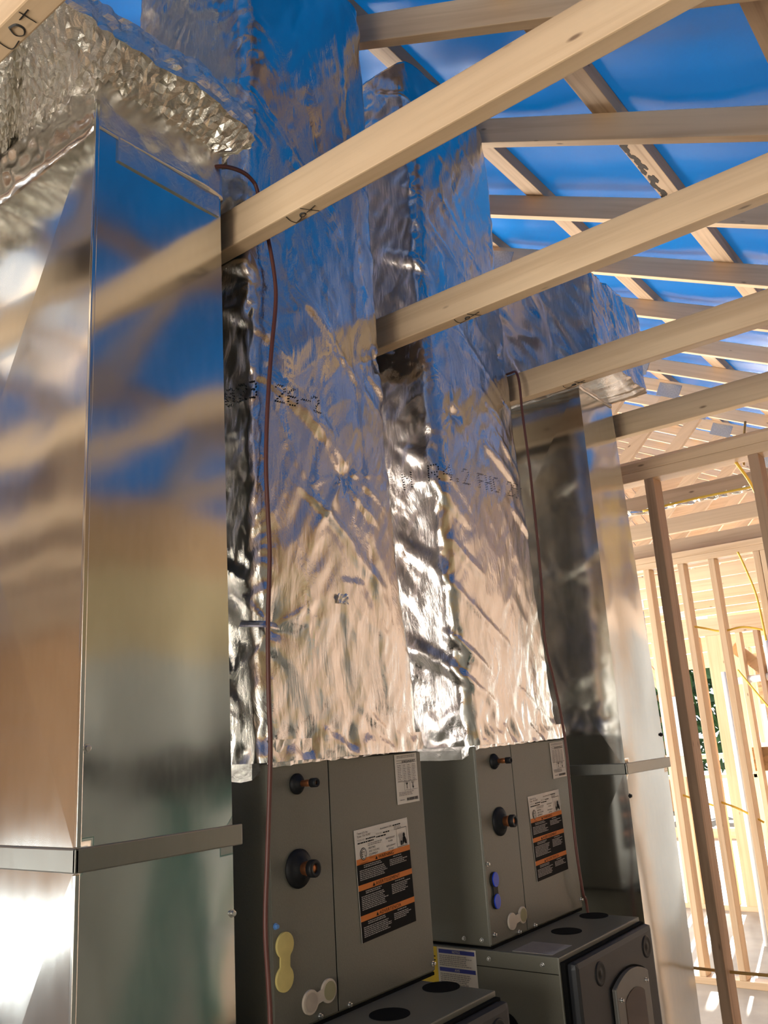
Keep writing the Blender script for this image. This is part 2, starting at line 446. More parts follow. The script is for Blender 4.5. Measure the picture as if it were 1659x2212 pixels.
class Wrap:
    """a rounded box sleeve of foil with crinkles; x0,x1,y0,y1 may be functions of z"""
    def __init__(self, x0, x1, y0, y1, z0, z1, seed, step=0.007, rad=0.03, layers=(), bulge=0.010, front_only=True):
        self.f = [(q if callable(q) else (lambda z, q=q: q)) for q in (x0, x1, y0, y1)]
        zm = (z0 + z1) / 2
        X0, X1, Y0, Y1 = [g(zm) for g in self.f]
        W, D = X1 - X0, Y1 - Y0
        # perimeter order: back-left corner -> left side -> front -> right side -> back
        self.seg = [D, W, D, W]; self.per = sum(self.seg)
        self.nu = int(self.per / step); self.nv = max(6, int((z1 - z0) / step))
        self.z0, self.z1, self.rad, self.W, self.D, self.bulge = z0, z1, rad, W, D, bulge
        du = self.per / self.nu; dv = (z1 - z0) / self.nv
        h = np.zeros((self.nu, self.nv + 1))
        S_ = np.arange(self.nu)[:, None] * du; Z_ = np.arange(self.nv + 1)[None, :] * dv
        for lay in layers:
            (kind, amp, Lu, Lv, ang, sd) = lay[:6]; env = lay[6](S_, Z_, self) if len(lay) > 6 else 1.0
            f = field(self.nu, self.nv + 1, du, dv, Lu, Lv, ang, seed * 100 + sd)
            if kind == 'ridge': f = 1.0 - np.abs(f) * 1.2
            if kind == 'fold': f = np.maximum(0, f - 0.9) ** 0.9
            h += amp * f * env
        self.h = h; self.extra = None
    def base(self, s, z):
        """point and normal on the smooth sleeve at perimeter fraction s (metres) and height z"""
        X0, X1, Y0, Y1 = [g(z) for g in self.f]
        W, D = X1 - X0, Y1 - Y0; a = s / self.per * (2 * (W + D)); r = min(self.rad, W / 2.2, D / 2.2)
        if a < D: p = (X0, Y1 - a)
        elif a < D + W: p = (X0 + (a - D), Y0)
        elif a < 2 * D + W: p = (X1, Y0 + (a - D - W))
        else: p = (X1 - (a - 2 * D - W), Y1)
        cx = min(max(p[0], X0 + r), X1 - r); cy = min(max(p[1], Y0 + r), Y1 - r)
        dx, dy = p[0] - cx, p[1] - cy; l = math.hypot(dx, dy) or 1e-6
        n = (dx / l, dy / l); q = (cx + n[0] * r, cy + n[1] * r)
        # soft bulge of the faces
        tx = (q[0] - X0) / W; ty = (q[1] - Y0) / D
        b = self.bulge * (abs(n[1]) * 4 * tx * (1 - tx) + abs(n[0]) * 4 * ty * (1 - ty))
        return (q[0] + n[0] * b, q[1] + n[1] * b), n
    def pos(self, s, z, off=0.0):
        q, n = self.base(s, z)
        i = int(s / self.per * self.nu) % self.nu; j = min(self.nv, max(0, int(round((z - self.z0) / (self.z1 - self.z0) * self.nv))))
        h = self.h[i, j] + off
        if self.extra: h += self.extra(s, z)
        return (q[0] + n[0] * h, q[1] + n[1] * h, z)
    def build(self, name, m, parent, top=True, bottom=False, zwob=None, kap=False, smooth=True):
        bm = BM(); g = []
        for j in range(self.nv + 1):
            z = self.z0 + (self.z1 - self.z0) * j / self.nv
            row = []
            for i in range(self.nu):
                p = self.pos(self.per * i / self.nu + 1e-6, z)
                if zwob and (j < 3 or j > self.nv - 3): p = (p[0], p[1], p[2] + zwob(i, j))
                row.append(bm.verts.new(p))
            g.append(row)
        for j in range(self.nv):
            for i in range(self.nu):
                k = (i + 1) % self.nu
                bm.faces.new([g[j][i], g[j][k], g[j + 1][k], g[j + 1][i]])
        for flag, row, sg, z in ((top, g[-1], 1, self.z1), (bottom, g[0], -1, self.z0)):
            if not flag: continue
            # close with shrinking crumpled rings
            cx = sum(v.co.x for v in row) / len(row); cy = sum(v.co.y for v in row) / len(row)
            rr = random.Random(int(z * 1000)); cur = row; K = 44 if kap else 14
            t0 = 1 / 3 if not kap else 1 / 5
            for k in range(1, K + 1):
                t = 1 - (k / (K + 1)); nw = []
                for i, v in enumerate(row):
                    zz = z + sg * 0.012 * math.sin(min(1, k * t0) * math.pi / 2) + (rr.gauss(0, 0.0026) if kap else 0) + (0.022 if kap else 0.010) * (self.h[i, (k * 3) % self.nv] / (abs(self.h).max() + 1e-6))
                    nw.append(bm.verts.new((cx + (v.co.x - cx) * t, cy + (v.co.y - cy) * t, zz)))
                for i in range(self.nu):
                    q = (i + 1) % self.nu
                    bm.faces.new([cur[i], cur[q], nw[q], nw[i]])
                cur = nw
            bm.faces.new(cur)
        return obj(name, bm, m, parent, smooth=smooth)

DOT = {'0': "01110 10001 10011 10101 11001 10001 01110", '2': "01110 10001 00001 00010 00100 01000 11111",
       '3': "11110 00001 00001 01110 00001 00001 11110", '6': "00110 01000 10000 11110 10001 10001 01110",
       '4': "00010 00110 01010 10010 11111 00010 00010", '5': "11111 10000 11110 00001 00001 10001 01110",
       '9': "01110 10001 10001 01111 00001 00010 01100", 'R': "11110 10001 10001 11110 10100 10010 10001",
       'N': "10001 11001 10101 10011 10001 10001 10001", '.': "00000 00000 00000 00000 00000 01100 01100",
       'F': "11111 10000 10000 11110 10000 10000 10000", 'H': "10001 10001 10001 11111 10001 10001 10001",
       'C': "01110 10001 10000 10000 10000 10001 01110", '/': "00001 00001 00010 00100 01000 10000 10000", ' ': "00000 " * 7,
       '-': "00000 00000 00000 11111 00000 00000 00000"}
def dots(wrap, s, s0, z0, slope, h, name, parent, adv=1.25, r=0.0019):
    """ink-jet dot-matrix print lying on the foil"""
    bm = BM(); p = h / 6.0
    for ci, ch in enumerate(s + ' '):
        if ch == ' ':
            if len(bm.faces): obj(name, bm, INK, parent); bm = BM()
            continue
        rows = DOT[ch].split()
        for j, row in enumerate(rows):
            for i, c in enumerate(row):
                if c != '1': continue
                u = s0 + (ci * 6.2 * adv + i * adv) * p; z = z0 + (6 - j) * p + (u - s0) * slope
                q = wrap.pos(u, z, 0.0016); q2, n = wrap.base(u, z)
                nn = Vector((n[0], n[1], 0)); t = Vector((-nn.y, nn.x, 0)); c0 = Vector(q)
                f = [bm.verts.new(c0 + (t * math.cos(a) + Vector((0, 0, 1)) * math.sin(a)) * r + nn * 0.0004) for a in (0, 1.05, 2.09, 3.14, 4.19, 5.24)]
                bm.faces.new(f)

# ================================================================== SETTING
X_W, X_E, Y_S, Y_N = -3.0, 11.5, -0.5, 9.5
bm = BM(); box(bm, X_W - 0.1, X_E + 0.1, Y_S - 0.1, Y_N + 0.1, -0.15, 0.0); struct('floor', bm, CONC)
bm = BM(); box(bm, -60, 90, -60, 90, -0.35, -0.2); struct('trim_1', bm, GROUND)
# south wall behind the camera: grey board near the camera, boarded with lumber further along, strand board header on top
bm = BM(); box(bm, X_W, 2.72, Y_S - 0.1, Y_S, 0.0, 1.77, mi=0); box(bm, X_W, 2.72, Y_S - 0.1, Y_S, 1.77, 2.14, mi=3); box(bm, X_W, 2.72, Y_S - 0.1, Y_S, 2.14, 2.46, mi=1)
box(bm, 2.72, 5.7, Y_S - 0.1, Y_S, 0, 2.46, mi=2); box(bm, 5.7, X_E, Y_S - 0.1, Y_S, 0, 2.2, mi=4); box(bm, 5.7, X_E, Y_S - 0.1, Y_S, 2.2, 2.46, mi=2)
struct('wall_south', bm, [BOARD, OSB, wood('greyish brown boards', 'x', light=(0.56, 0.43, 0.32), dark=(0.47, 0.35, 0.25), knots=False), plain('olive tan board', (0.46, 0.36, 0.19), rough=0.7), plain('dark grey board', (0.23, 0.23, 0.22), rough=0.75, var=0.1, vscale=5)])
# west wall with a wide doorway and, further along, a raised plank door
bm = BM(); box(bm, X_W - 0.1, X_W, Y_S, -0.35, 0, 2.46); box(bm, X_W - 0.1, X_W, 2.75, 6.1, 0, 2.46); box(bm, X_W - 0.1, X_W, 9.1, Y_N, 0, 2.46)
box(bm, X_W - 0.1, X_W, -0.35, 2.75, 2.3, 2.46); box(bm, X_W - 0.1, X_W, 6.1, 9.1, 2.3, 2.46)
prism(bm, [(Y_S, 2.461), (Y_N, 2.461), (Y_N, 2.695), (4.5, 5.19), (Y_S, 2.695)], 'x', X_W - 0.1, X_W)
struct('wall_west', bm, WBR)
bm = BM()
for k in range(7): box(bm, X_W - 0.07, X_W - 0.03, 6.1, 9.1, 0.50 + k * 0.26, 0.755 + k * 0.26, 0.004)
struct('door_1', bm, WBR)
bm = BM(); box(bm, X_W, X_E, Y_N, Y_N + 0.1, 0, 2.46)
struct('wall_north', bm, WBR)
# east wall with a wide opening
bm = BM(); box(bm, X_E, X_E + 0.1, Y_S, 2.2, 0, 2.46); box(bm, X_E, X_E + 0.1, 4.4, Y_N, 0, 2.46); box(bm, X_E, X_E + 0.1, 2.2, 4.4, 2.08, 2.46); box(bm, X_E, X_E + 0.1, 2.2, 4.4, 0, 0.12)
box(bm, X_E + 0.02, X_E + 0.08, 3.26, 3.34, 0.12, 2.08); box(bm, X_E + 0.02, X_E + 0.08, 2.2, 4.4, 0.95, 1.01)
prism(bm, [(Y_S, 2.461), (Y_N, 2.461), (Y_N, 2.695), (4.5, 5.19), (Y_S, 2.695)], 'x', X_E, X_E + 0.1)
struct('wall_east', bm, WY)

# roof membrane (both slopes), gently waved between the battens
ZR = 1.385 + 0.0995 + 0.0425 + H          # its height at y = 0
bm = BM()
rw = np.random.default_rng(5); xs = np.arange(X_W - 0.3, X_E + 0.4, 0.06)
wob = np.convolve(rw.standard_normal(len(xs) + 8), np.ones(5) / 5, 'same')[:len(xs)] * 0.022
ys = np.concatenate([np.linspace(-1.1, 4.5, 41), np.linspace(4.5, 10.1, 41)[1:]])
prev = None
for i, x in enumerate(xs):
    row = []
    for j, y in enumerate(ys):
        yy = y if y <= 4.5 else 9 - y
        k = ((yy - 0.245) / 0.545) % 1.0
        sag = math.sin(math.pi * k) ** 2
        row.append(bm.verts.new((x, y, ZR + 0.5 * yy + wob[i] * sag - 0.004 * sag)))
    if prev:
        for j in range(len(ys) - 1):
            if -2.3 < x < -0.9 and 5.0 < ys[j] < 5.9: continue      # a strip of the far slope is not covered yet
            bm.faces.new([prev[j], prev[j + 1], row[j + 1], row[j]])
    prev = row
roof = struct('ceiling', bm, MEMB)
roof.data.polygons.foreach_set('use_smooth', [True] * len(roof.data.polygons))

# ================================================================== ROOF TRUSSES
TW = 0.038; ZB = 1.025 + H; SP = 0.612
def tc_bot(y): return 1.385 + H + 0.5 * (y if y <= 4.5 else 9 - y)
DV = 0.0995
def member(y0, z0, y1, z1, w=0.089):
    d = Vector((y1 - y0, z1 - z0)).normalized(); n = Vector((-d.y, d.x)) * w / 2
    return [(y0 + n.x, z0 + n.y), (y0 - n.x, z0 - n.y), (y1 - n.x, z1 - n.y), (y1 + n.x, z1 + n.y)]
def mk(name, f, m):
    b_ = BM(); f(b_); return mesh_from(b_, name, m)
ME = {
 'bottom': mk('bottom_chord', lambda b: box(b, 0, TW, -0.70, 9.70, ZB, ZB + 0.089, 0.003), WY),
 'topS': mk('top_chord', lambda b: prism(b, [(-1.0, tc_bot(-1.0)), (4.5, tc_bot(4.5)), (4.5, tc_bot(4.5) + DV), (-1.0, tc_bot(-1.0) + DV)], 'x', 0, TW, bev=0.003), WYR),
 'topN': mk('top_chord', lambda b: prism(b, [(4.5, tc_bot(4.5)), (10.0, tc_bot(10.0)), (10.0, tc_bot(10.0) + DV), (4.5, tc_bot(4.5) + DV)], 'x', 0, TW, bev=0.003), WYD),
}
webs = [(1.86, tc_bot(1.86), 3.05, ZB + 0.09), (3.05, ZB + 0.09, 4.42, tc_bot(4.42)), (7.14, tc_bot(7.14), 5.95, ZB + 0.09), (5.95, ZB + 0.09, 4.58, tc_bot(4.58))]
for i, w in enumerate(webs):
    ME['web%d' % i] = mk('web', lambda b, w=w: prism(b, member(*w), 'x', 0.001, TW - 0.001, bev=0.002), WYD if i in (0, 3) else WYR)
plates = [(1.86, tc_bot(1.86) + 0.02, ANG, 0.17, 0.10), (3.05, ZB + 0.06, 0, 0.18, 0.10), (4.5, tc_bot(4.5) + 0.02, 0, 0.2, 0.12), (5.95, ZB + 0.06, 0, 0.18, 0.10), (7.14, tc_bot(7.14) + 0.02, -ANG, 0.17, 0.10), (-0.62, ZB + 0.07, 0.2, 0.2, 0.10)]
def plate_bm(b, p):
    y, z, a, l, w = p; d = Vector((math.cos(a), math.sin(a))) * l / 2; n = Vector((-math.sin(a), math.cos(a))) * w / 2
    c = Vector((y, z)); q = [c - d - n, c + d - n, c + d + n, c - d + n]
    prism(b, [tuple(v) for v in q], 'x', -0.0015, 0.0003)
for i, p in enumerate(plates): ME['plate%d' % i] = mk('gusset_plate', lambda b, p=p: plate_bm(b, p), PLATE)

def writing(seed, y0=1.044, caps=False, s=1.0):
    """hand-written Lot: reads towards -y, letters stand towards -x, on the underside"""
    b = BM(); z = ZB - 0.0006
    def st(pts):
        tube(b, [(0.0335 - v * 0.030 * s, y0 - u * s, z) for u, v in pts], 0.0023, n=6, sub=5, flat=0.30)
    if caps:
        st([(0, 0.95), (0.0, 0.02), (0.024, 0.04)])
        st([(0.036, 0.8), (0.030, 0.35), (0.040, 0.08), (0.052, 0.3), (0.050, 0.7), (0.036, 0.82)])
        st([(0.062, 0.72), (0.088, 0.78)]); st([(0.074, 1.0), (0.075, 0.1)])
    else:
        st([(0, 0.98), (-0.003, 0.45), (0.001, 0.02)]); st([(0.001, 0.03), (0.012, 0.10), (0.020, 0.20)])
        st([(0.026, 0.55), (0.021, 0.30), (0.029, 0.22), (0.037, 0.40), (0.032, 0.60), (0.025, 0.55)])
        st([(0.040, 1.05), (0.050, 0.55), (0.062, 0.0)]); st([(0.041, 0.42), (0.053, 0.50), (0.068, 0.62)])
    return mesh_from(b, 'handwriting', MARK)

TRL = {
 0: 'roof truss whose bottom chord shows only in the top left corner, marked LOT',
 1: 'roof truss whose bottom chord, marked Lot, crosses in front of the first tall foil duct',
 2: 'roof truss whose bottom chord crosses the second tall foil duct, Lot written underneath',
 3: 'roof truss whose bottom chord crosses over the right bare metal duct and its foil box',
 4: 'roof truss whose bottom chord starts at the right edge of the right bare metal duct',
 5: 'roof truss whose bottom chord lies just above the top plate of the brown stud wall',
 6: 'first roof truss beyond the brown stud wall, seen under its top plate',
 7: 'second roof truss beyond the brown stud wall, seen under its top plate',
 8: 'third roof truss beyond the brown stud wall, over the plates of the pale stud wall',
}
def truss(k):
    x = 1.118 + SP * (k - 1)
    lab = TRL.get(k)
    grp = 'roof trusses in a row'
    if lab is None:
        lab = 'pale roof truss among the distant ones seen past the right metal duct' if k > 8 else 'roof truss overhead behind the camera, out of view'
    t = thing('roof_truss', lab, 'roof truss', (x, 0, 0), grp)
    bc = obj('bottom_chord', ME['bottom'], parent=t, local=True)
    obj('top_chord', ME['topS'], parent=t, local=True); obj('top_chord', ME['topN'], parent=t, local=True)
    for i in range(4): obj('web', ME['web%d' % i], parent=t, local=True)
    for i in range(len(plates)): obj('gusset_plate', ME['plate%d' % i], parent=t, local=True)
    if k in (0, 1, 2, 3):
        obj('handwriting', writing(k, caps=(k == 0), s=1.0 if k else 0.95), parent=bc, label='black handwritten word on the underside')
    return t
for k in range(-5, 18): truss(k)

# roof battens laid flat over the trusses
BAT = mk('roof_batten', lambda b: box(b, X_W - 0.2, X_E + 0.2, -0.0445, 0.0445, 0, 0.038, 0.003), WXD)
BL = {0: 'roof batten cutting across the top right corner of the photo', 1: 'roof batten with black mould stain, right of the tall foil ducts',
      2: 'roof batten running down behind the tops of the two tall foil ducts', -1: 'low roof batten seen at the right edge below the stained one'}
for side in (0, 1):
    for k in range(-2, 8):
        y = 0.245 + 0.545 * k; z = tc_bot(y) + DV
        yy = y if side == 0 else 9 - y
        o = bpy.data.objects.new('roof_batten', BAT); COL.objects.link(o)
        o.location = (0, yy, z + 0.0); o.rotation_euler = (ANG if side == 0 else -ANG, 0, 0)
        if side == 0 and k in BL: tag(o, BL[k], 'roof batten', 'roof battens')
        else: tag(o, 'roof batten higher up the slope, mostly hidden behind ducts' if side == 0 else 'roof batten on the far roof slope, out of view', 'roof batten', 'roof battens')
        if side == 0 and k == 1:
            b = BM(); rs = random.Random(3)
            for i in range(46):
                u = 2.44 + 0.62 * i / 46 + rs.uniform(-.01, .01); v = 0.036 - abs(rs.gauss(0, 0.006)) * (1 + 1.5 * math.sin(i / 46 * 3.14)); r = rs.uniform(0.007, 0.017)
                prism(b, [(u + r * 1.6 * math.cos(a), v + r * 0.7 * math.sin(a)) for a in (0, 1, 2, 3, 4, 5)], 'z', -0.0008 - 0.00001 * i, 0.0002)
            s = obj('mould_stain', b, STAIN, o)

# ================================================================== LEFT BARE DUCT (return)
LX0, LX1, LY0, LY1 = 0.775, 1.076, 1.18, 1.86
ZST = 1.298
def xpanel(bm, a, b_, c, d, out):
    """cross-braked sheet: four facets meeting at a slightly raised centre"""
    A = [bm.verts.new(p) for p in (a, b_, c, d)]
    ctr = sum((Vector(p) for p in (a, b_, c, d)), Vector()) / 4 + Vector(out)
    C = bm.verts.new(ctr)
    for i in range(4): bm.faces.new([A[i], A[(i + 1) % 4], C])
def duct_section(x0b, x1b, x0t, x1t, y0, y1, z0, z1, raise_=0.015, fr=0.0014):
    bm = BM()
    xpanel(bm, (x0b, y1, z0), (x0b, y0, z0), (x0t, y0, z1), (x0t, y1, z1), (-raise_, 0, 0))
    xpanel(bm, (x1b, y0, z0), (x1b, y1, z0), (x1t, y1, z1), (x1t, y0, z1), (raise_, 0, 0))
    # front: slightly oil-canned plain sheet
    nz, nx = 40, 10; g = []
    rs = np.random.default_rng(int(x0b * 100) + int(z0 * 10)); f = field(nx + 1, nz + 1, 0.03, 0.03, 0.35, 0.5, 0.2, int(x0b * 1000))
    for j in range(nz + 1):
        t = j / nz; row = []
        for i in range(nx + 1):
            s = i / nx; e = min(1, 4 * s * (1 - s) * 2) * min(1, 8 * t * (1 - t))
            row.append(bm.verts.new(((x0b + (x0t - x0b) * t) * (1 - s) + (x1b + (x1t - x1b) * t) * s, y0 - fr * (0.5 + f[i, j]) * e, z0 + (z1 - z0) * t)))
        g.append(row)
    for j in range(nz):
        for i in range(nx):
            q = bm.faces.new([g[j][i], g[j][i + 1], g[j + 1][i + 1], g[j + 1][i]]); q.smooth = True
    A = [bm.verts.new(p) for p in ((x0b, y1, z0), (x1b, y1, z0), (x1t, y1, z1), (x0t, y1, z1))]; bm.faces.new(A)
    bmesh.ops.remove_doubles(bm, verts=bm.verts, dist=0.0004)
    return bm
def cleat(bm, x0, x1, y0, y1, z0, z1, t=0.006):
    """drive cleat strap round front and left side"""
    box(bm, x0 - t, x1 + t + 0.012, y0 - t, y0 + 0.002, z0, z1, 0.0022)
    box(bm, x0 - t, x0 + 0.001, y0 - t, y1, z0, z1, 0.0022)
def screw(bm, p, axis, r=0.0045):
    lathe(bm, [(-0.002, r * 1.5), (0.001, r * 1.5), (0.0012, r), (0.006, r), (0.0065, r * 0.7)], p, axis, n=10)

ld = thing('sheet_metal_duct', 'large shiny bare metal duct at left with crumpled foil wrapped around its top', 'duct', (0.925, 1.52, 0))
obj('lower_section', duct_section(LX0 - 0.002, LX1 + 0.004, LX0, LX1, LY0, LY1, 0.0, ZST), GALV, ld)
obj('upper_section', duct_section(LX0, LX1, LX0 + 0.003, LX1 - 0.006, LY0, LY1, ZST, 2.60), GALV, ld)
bm = BM(); cleat(bm, LX0, LX1, LY0, LY1, ZST - 0.017, ZST + 0.017); obj('drive_cleat', bm, GALVR, ld)
bm = BM(); box(bm, LX0 - 0.004, LX0 + 0.004, LY0 - 0.004, LY0 + 0.004, 0, ZST - 0.018, 0.0015); obj('corner_seam', bm, GALV, ld)
bm = BM(); box(bm, LX0 - 0.003, LX0 + 0.005, LY0 - 0.004, LY0 + 0.004, ZST + 0.018, 2.60, 0.0015); obj('corner_seam', bm, GALV, ld)
for p, ax in (((LX0 + 0.012, LY0, 1.455), (0, -1, 0)), ((LX1 - 0.004, LY0, 1.175), (0, -1, 0))):
    bm = BM(); screw(bm, p, ax); obj('screw', bm, STEEL, ld)
# foil: snug skirt then an overhanging crumpled collar
CR = [('ridge', 0.008, 0.07, 0.07, 0.3, 1), ('', 0.0035, 0.022, 0.022, 0.9, 2), ('', 0.006, 0.12, 0.10, 0.0, 3)]
w = Wrap(LX0 - 0.004, LX1 + 0.004, LY0 - 0.004, LY1 + 0.004, 2.545, 2.66, 11, step=0.006, rad=0.012, bulge=0.002,
         layers=[('ridge', 0.0012, 0.05, 0.05, 0.3, 1), ('', 0.0015, 0.10, 0.06, 0.2, 2), ('', 0.0030, 0.025, 0.025, 0.2, 3, lambda S, Z, w: (S < w.D) * np.minimum(1, Z / 0.02)), ('ridge', 0.0050, 0.06, 0.06, 0.2, 4, lambda S, Z, w: (S < w.D) * np.minimum(1, Z / 0.03))])
w.build('foil_skirt', TAPE, ld, top=False, bottom=True)
bm = BM(); box(bm, LX0 + 0.045, LX1 - 0.012, LY0 - 0.0034, LY0 + 0.001, 2.497, 2.55); obj('foil_tape', bm, TAPE, ld)
w = Wrap(0.615, 1.092, 1.085, 2.20, 2.655, 2.71, 12, step=0.0085, rad=0.02, layers=CR, bulge=0.004)
w.build('foil_collar', FOILC, ld, top=True, bottom=True, kap=True, smooth=False)
w = Wrap(0.60, 1.10, 1.62, 3.0, 2.64, 3.55, 13, step=0.011, rad=0.04, layers=CR)
w.build('foil_trunk', FOILC, ld, smooth=False)

# ================================================================== RIGHT BARE DUCT (return)
RX = dict(b0=2.535, b1=2.855, s0=2.548, s1=2.885, t0=2.562, t1=2.825); RY0, RY1, RZS = 1.085, 1.86, 1.312
rd = thing('sheet_metal_duct', 'narrow bare metal duct at right end of the row, dark on its left side', 'duct', (2.7, 1.45, 0))
obj('lower_section', duct_section(RX['b0'], RX['b1'], RX['s0'], RX['s1'], RY0, RY1, 0.0, RZS), GALV, rd)
obj('upper_section', duct_section(RX['s0'], RX['s1'], RX['t0'], RX['t1'], RY0, RY1, RZS, 2.56), GALV, rd)
bm = BM(); cleat(bm, RX['s0'], RX['s1'], RY0, RY1, RZS - 0.016, RZS + 0.016); obj('drive_cleat', bm, GALVR, rd)
for p in ((2.868, RY0, 1.40), (2.553, RY0, 1.235)):
    bm = BM(); screw(bm, p, (0, -1, 0)); obj('screw', bm, BLACK, rd)
w = Wrap(RX['t0'] - 0.004, RX['t1'] + 0.004, RY0 - 0.004, RY1, 2.535, 2.58, 21, step=0.007, rad=0.01, bulge=0.001, layers=[('ridge', 0.0012, 0.05, 0.05, 0, 1)])
w.build('foil_skirt', TAPE, rd, top=False, bottom=True)
w = Wrap(2.445, 2.838, 0.952, 2.3, 2.556, 2.865, 22, step=0.007, rad=0.014, bulge=0.004,
         layers=[('ridge', 0.004, 0.05, 0.30, 0.25, 1), ('ridge', 0.003, 0.03, 0.12, 0.5, 2), ('', 0.004, 0.12, 0.2, 0, 3)])
w.build('foil_box', FOIL, rd, top=True, bottom=True)

# ================================================================== TALL FOIL DUCTS
DL = [('', 0.0035, 0.22, 0.45, 0.15, 1), ('ridge', 0.0010, 0.06, 0.20, 0.55, 2), ('ridge', 0.0009, 0.03, 0.09, -0.5, 3), ('fold', 0.0045, 0.04, 0.20, 1.0, 4),
      ('ridge', 0.0018, 0.10, 0.035, 0.25, 6, lambda S, Z, w: np.exp(-((S - w.D) / 0.035) ** 2) * (0.4 + 0.6 * np.sin(Z * 5) ** 2)),
      ('', 0.0012, 0.12, 0.05, 0.5, 7, lambda S, Z, w: (S < w.D) * 1.0),
      ('ridge', 0.0007, 0.03, 0.05, 0.5, 8, lambda S, Z, w: (S < w.D) * 1.0),
      ('ridge', 0.0060, 0.035, 0.06, 0.1, 9, lambda S, Z, w: np.exp(-Z / 0.045) * np.minimum(1, Z / 0.02))]
def lerp(z, pts):
    if z <= pts[0][0]: return pts[0][1]
    for (a, va), (b_, vb) in zip(pts[:-1], pts[1:]):
        if z <= b_:
            t = (z - a) / (b_ - a); t = t * t * (3 - 2 * t); return va + (vb - va) * t
    return pts[-1][1]
YF = 1.197; YB = 1.60
def pinch(cs, cz, amp, reach, n, ph):
    """irregular gathers radiating from a point where the wrap is cinched"""
    rs = random.Random(int(cs * 1000 + cz * 100)); K = [(rs.uniform(-3.1, 3.1), rs.uniform(0.05, 0.14), rs.uniform(0.4, 1.0), rs.uniform(0.5, 1.6)) for _ in range(n)]
    def f(s, z):
        dx, dz = s - cs, z - cz; r = math.hypot(dx, dz) + 1e-6
        if r > reach * 4: return 0.0
        h = -amp * math.exp(-r / (reach * 0.30)); a = math.atan2(dz, dx)
        for (a0, w, g, l) in K:
            d = (a - a0 + math.pi) % (2 * math.pi) - math.pi
            h += amp * 0.65 * g * math.exp(-abs(d) / w) * math.exp(-r / (reach * l)) * min(1, r / 0.015)
        return h
    return f
# first
d1 = thing('foil_wrapped_duct', 'tall foil-wrapped duct on the first air handler, rising past the first bottom chord', 'insulated duct', (1.41, 1.55, 1.41))
w1 = Wrap(lambda z: lerp(z, [(1.41, 1.172), (1.50, 1.168), (2.2, 1.166)]), lambda z: lerp(z, [(1.41, 1.664), (1.50, 1.662), (1.80, 1.636), (2.3, 1.622), (3.38, 1.628)]),
          lambda z: lerp(z, [(1.41, 1.186), (1.47, 1.192), (1.6, 1.194)]), YB, 1.412, 3.43, 31, rad=0.030, layers=DL)
p1 = [pinch(0.406 + 0.025, 1.66, 0.020, 0.09, 7, 0.4), pinch(0.406 + 0.25, 2.02, 0.016, 0.10, 8, 1.1), pinch(0.406 + 0.43, 2.36, 0.015, 0.06, 6, 0.2)]
def lap1(s, z):
    a = s - w1.D; k = lambda c, w, t: t / (1 + math.exp(-(a - c) / w))
    return sum(f(s, z) for f in p1) + (k(0.335, 0.0025, 0.0035) - k(0.42, 0.02, 0.0035) if z > 1.5 else 0) + (k(0.225, 0.002, 0.003) - k(0.29, 0.02, 0.003) if z < 1.78 else 0)
w1.extra = lap1
w1.build('foil_wrap', FOIL, d1)
# second
d2 = thing('foil_wrapped_duct', 'second tall foil-wrapped duct, on the air handler further right', 'insulated duct', (2.12, 1.55, 1.41))
w2 = Wrap(lambda z: lerp(z, [(1.41, 1.888), (1.50, 1.885), (1.85, 1.842), (2.3, 1.826), (3.3, 1.836)]), lambda z: lerp(z, [(1.41, 2.384), (1.50, 2.365), (1.9, 2.328), (2.4, 2.300), (2.9, 2.288), (3.38, 2.298)]),
          lambda z: lerp(z, [(1.41, 1.186), (1.47, 1.192), (1.6, 1.194)]), YB, 1.412, 3.425, 32, rad=0.032, layers=DL)
p2 = [pinch(0.406 + 0.10, 2.30, 0.016, 0.08, 7, 0.7), pinch(0.406 + 0.42, 2.58, 0.016, 0.08, 6, 0.1)]
w2.extra = lambda s, z: sum(f(s, z) for f in p2)
w2.build('foil_wrap', FOIL, d2)
def s_of(wr, x):  # perimeter coordinate of a point on the front face
    return (wr.D + (x - wr.f[0](2.1))) / (2 * (wr.W + wr.D)) * wr.per
dots(w1, "023 26-2", s_of(w1, 1.166) - 0.085, 2.137, 0.03, 0.036, 'printed_text', d1, adv=0.95)
dots(w2, "N R4.2 FHC 25/90", s_of(w2, 1.83) - 0.11, 2.088, 0.055, 0.040, 'printed_text', d2, adv=1.0)
# tape at the foot of each wrap, lower on the left side
for d, xa, xb in ((d1, 1.178, 1.663), (d2, 1.896, 2.388)):
    rs = random.Random(int(xa * 100)); bm = BM(); n = 40; rows = []
    path = [(xa - 0.004, 1.59 - 0.39 * i / 12, 1.378 + 0.004 * rs.random()) for i in range(12)] + [(xa + 0.006 + (xb - xa) * i / n, YF - 0.006, 1.402 + 0.010 * i / n + 0.003 * rs.random()) for i in range(n + 1)]
    for (x, y, z) in path:
        rows.append([bm.verts.new((x + rs.uniform(-.0012, .0012), y + rs.uniform(-.002, .001), zz)) for zz in (z, (z * 2 + 1.45) / 3, (z + 2.9) / 3 + 0.0, 1.452)])
    for A, B in zip(rows[:-1], rows[1:]):
        for k in range(3): bm.faces.new([A[k], B[k], B[k + 1], A[k + 1]])
    g = bmesh.ops.extrude_face_region(bm, geom=list(bm.faces)); bmesh.ops.translate(bm, verts=[v for v in g['geom'] if isinstance(v, bmesh.types.BMVert)], vec=(0.0006, 0.0010, 0))
    obj('foil_tape', bm, TAPE, d)
bm = BM()
tube(bm, [(1.128, 1.205, 1.668), (1.150, 1.168, 1.664), (1.172, 1.164, 1.662), (1.196, 1.178, 1.664)], 0.010, n=8, flat=0.3)
obj('tape_tie', bm, TAPE, d1)
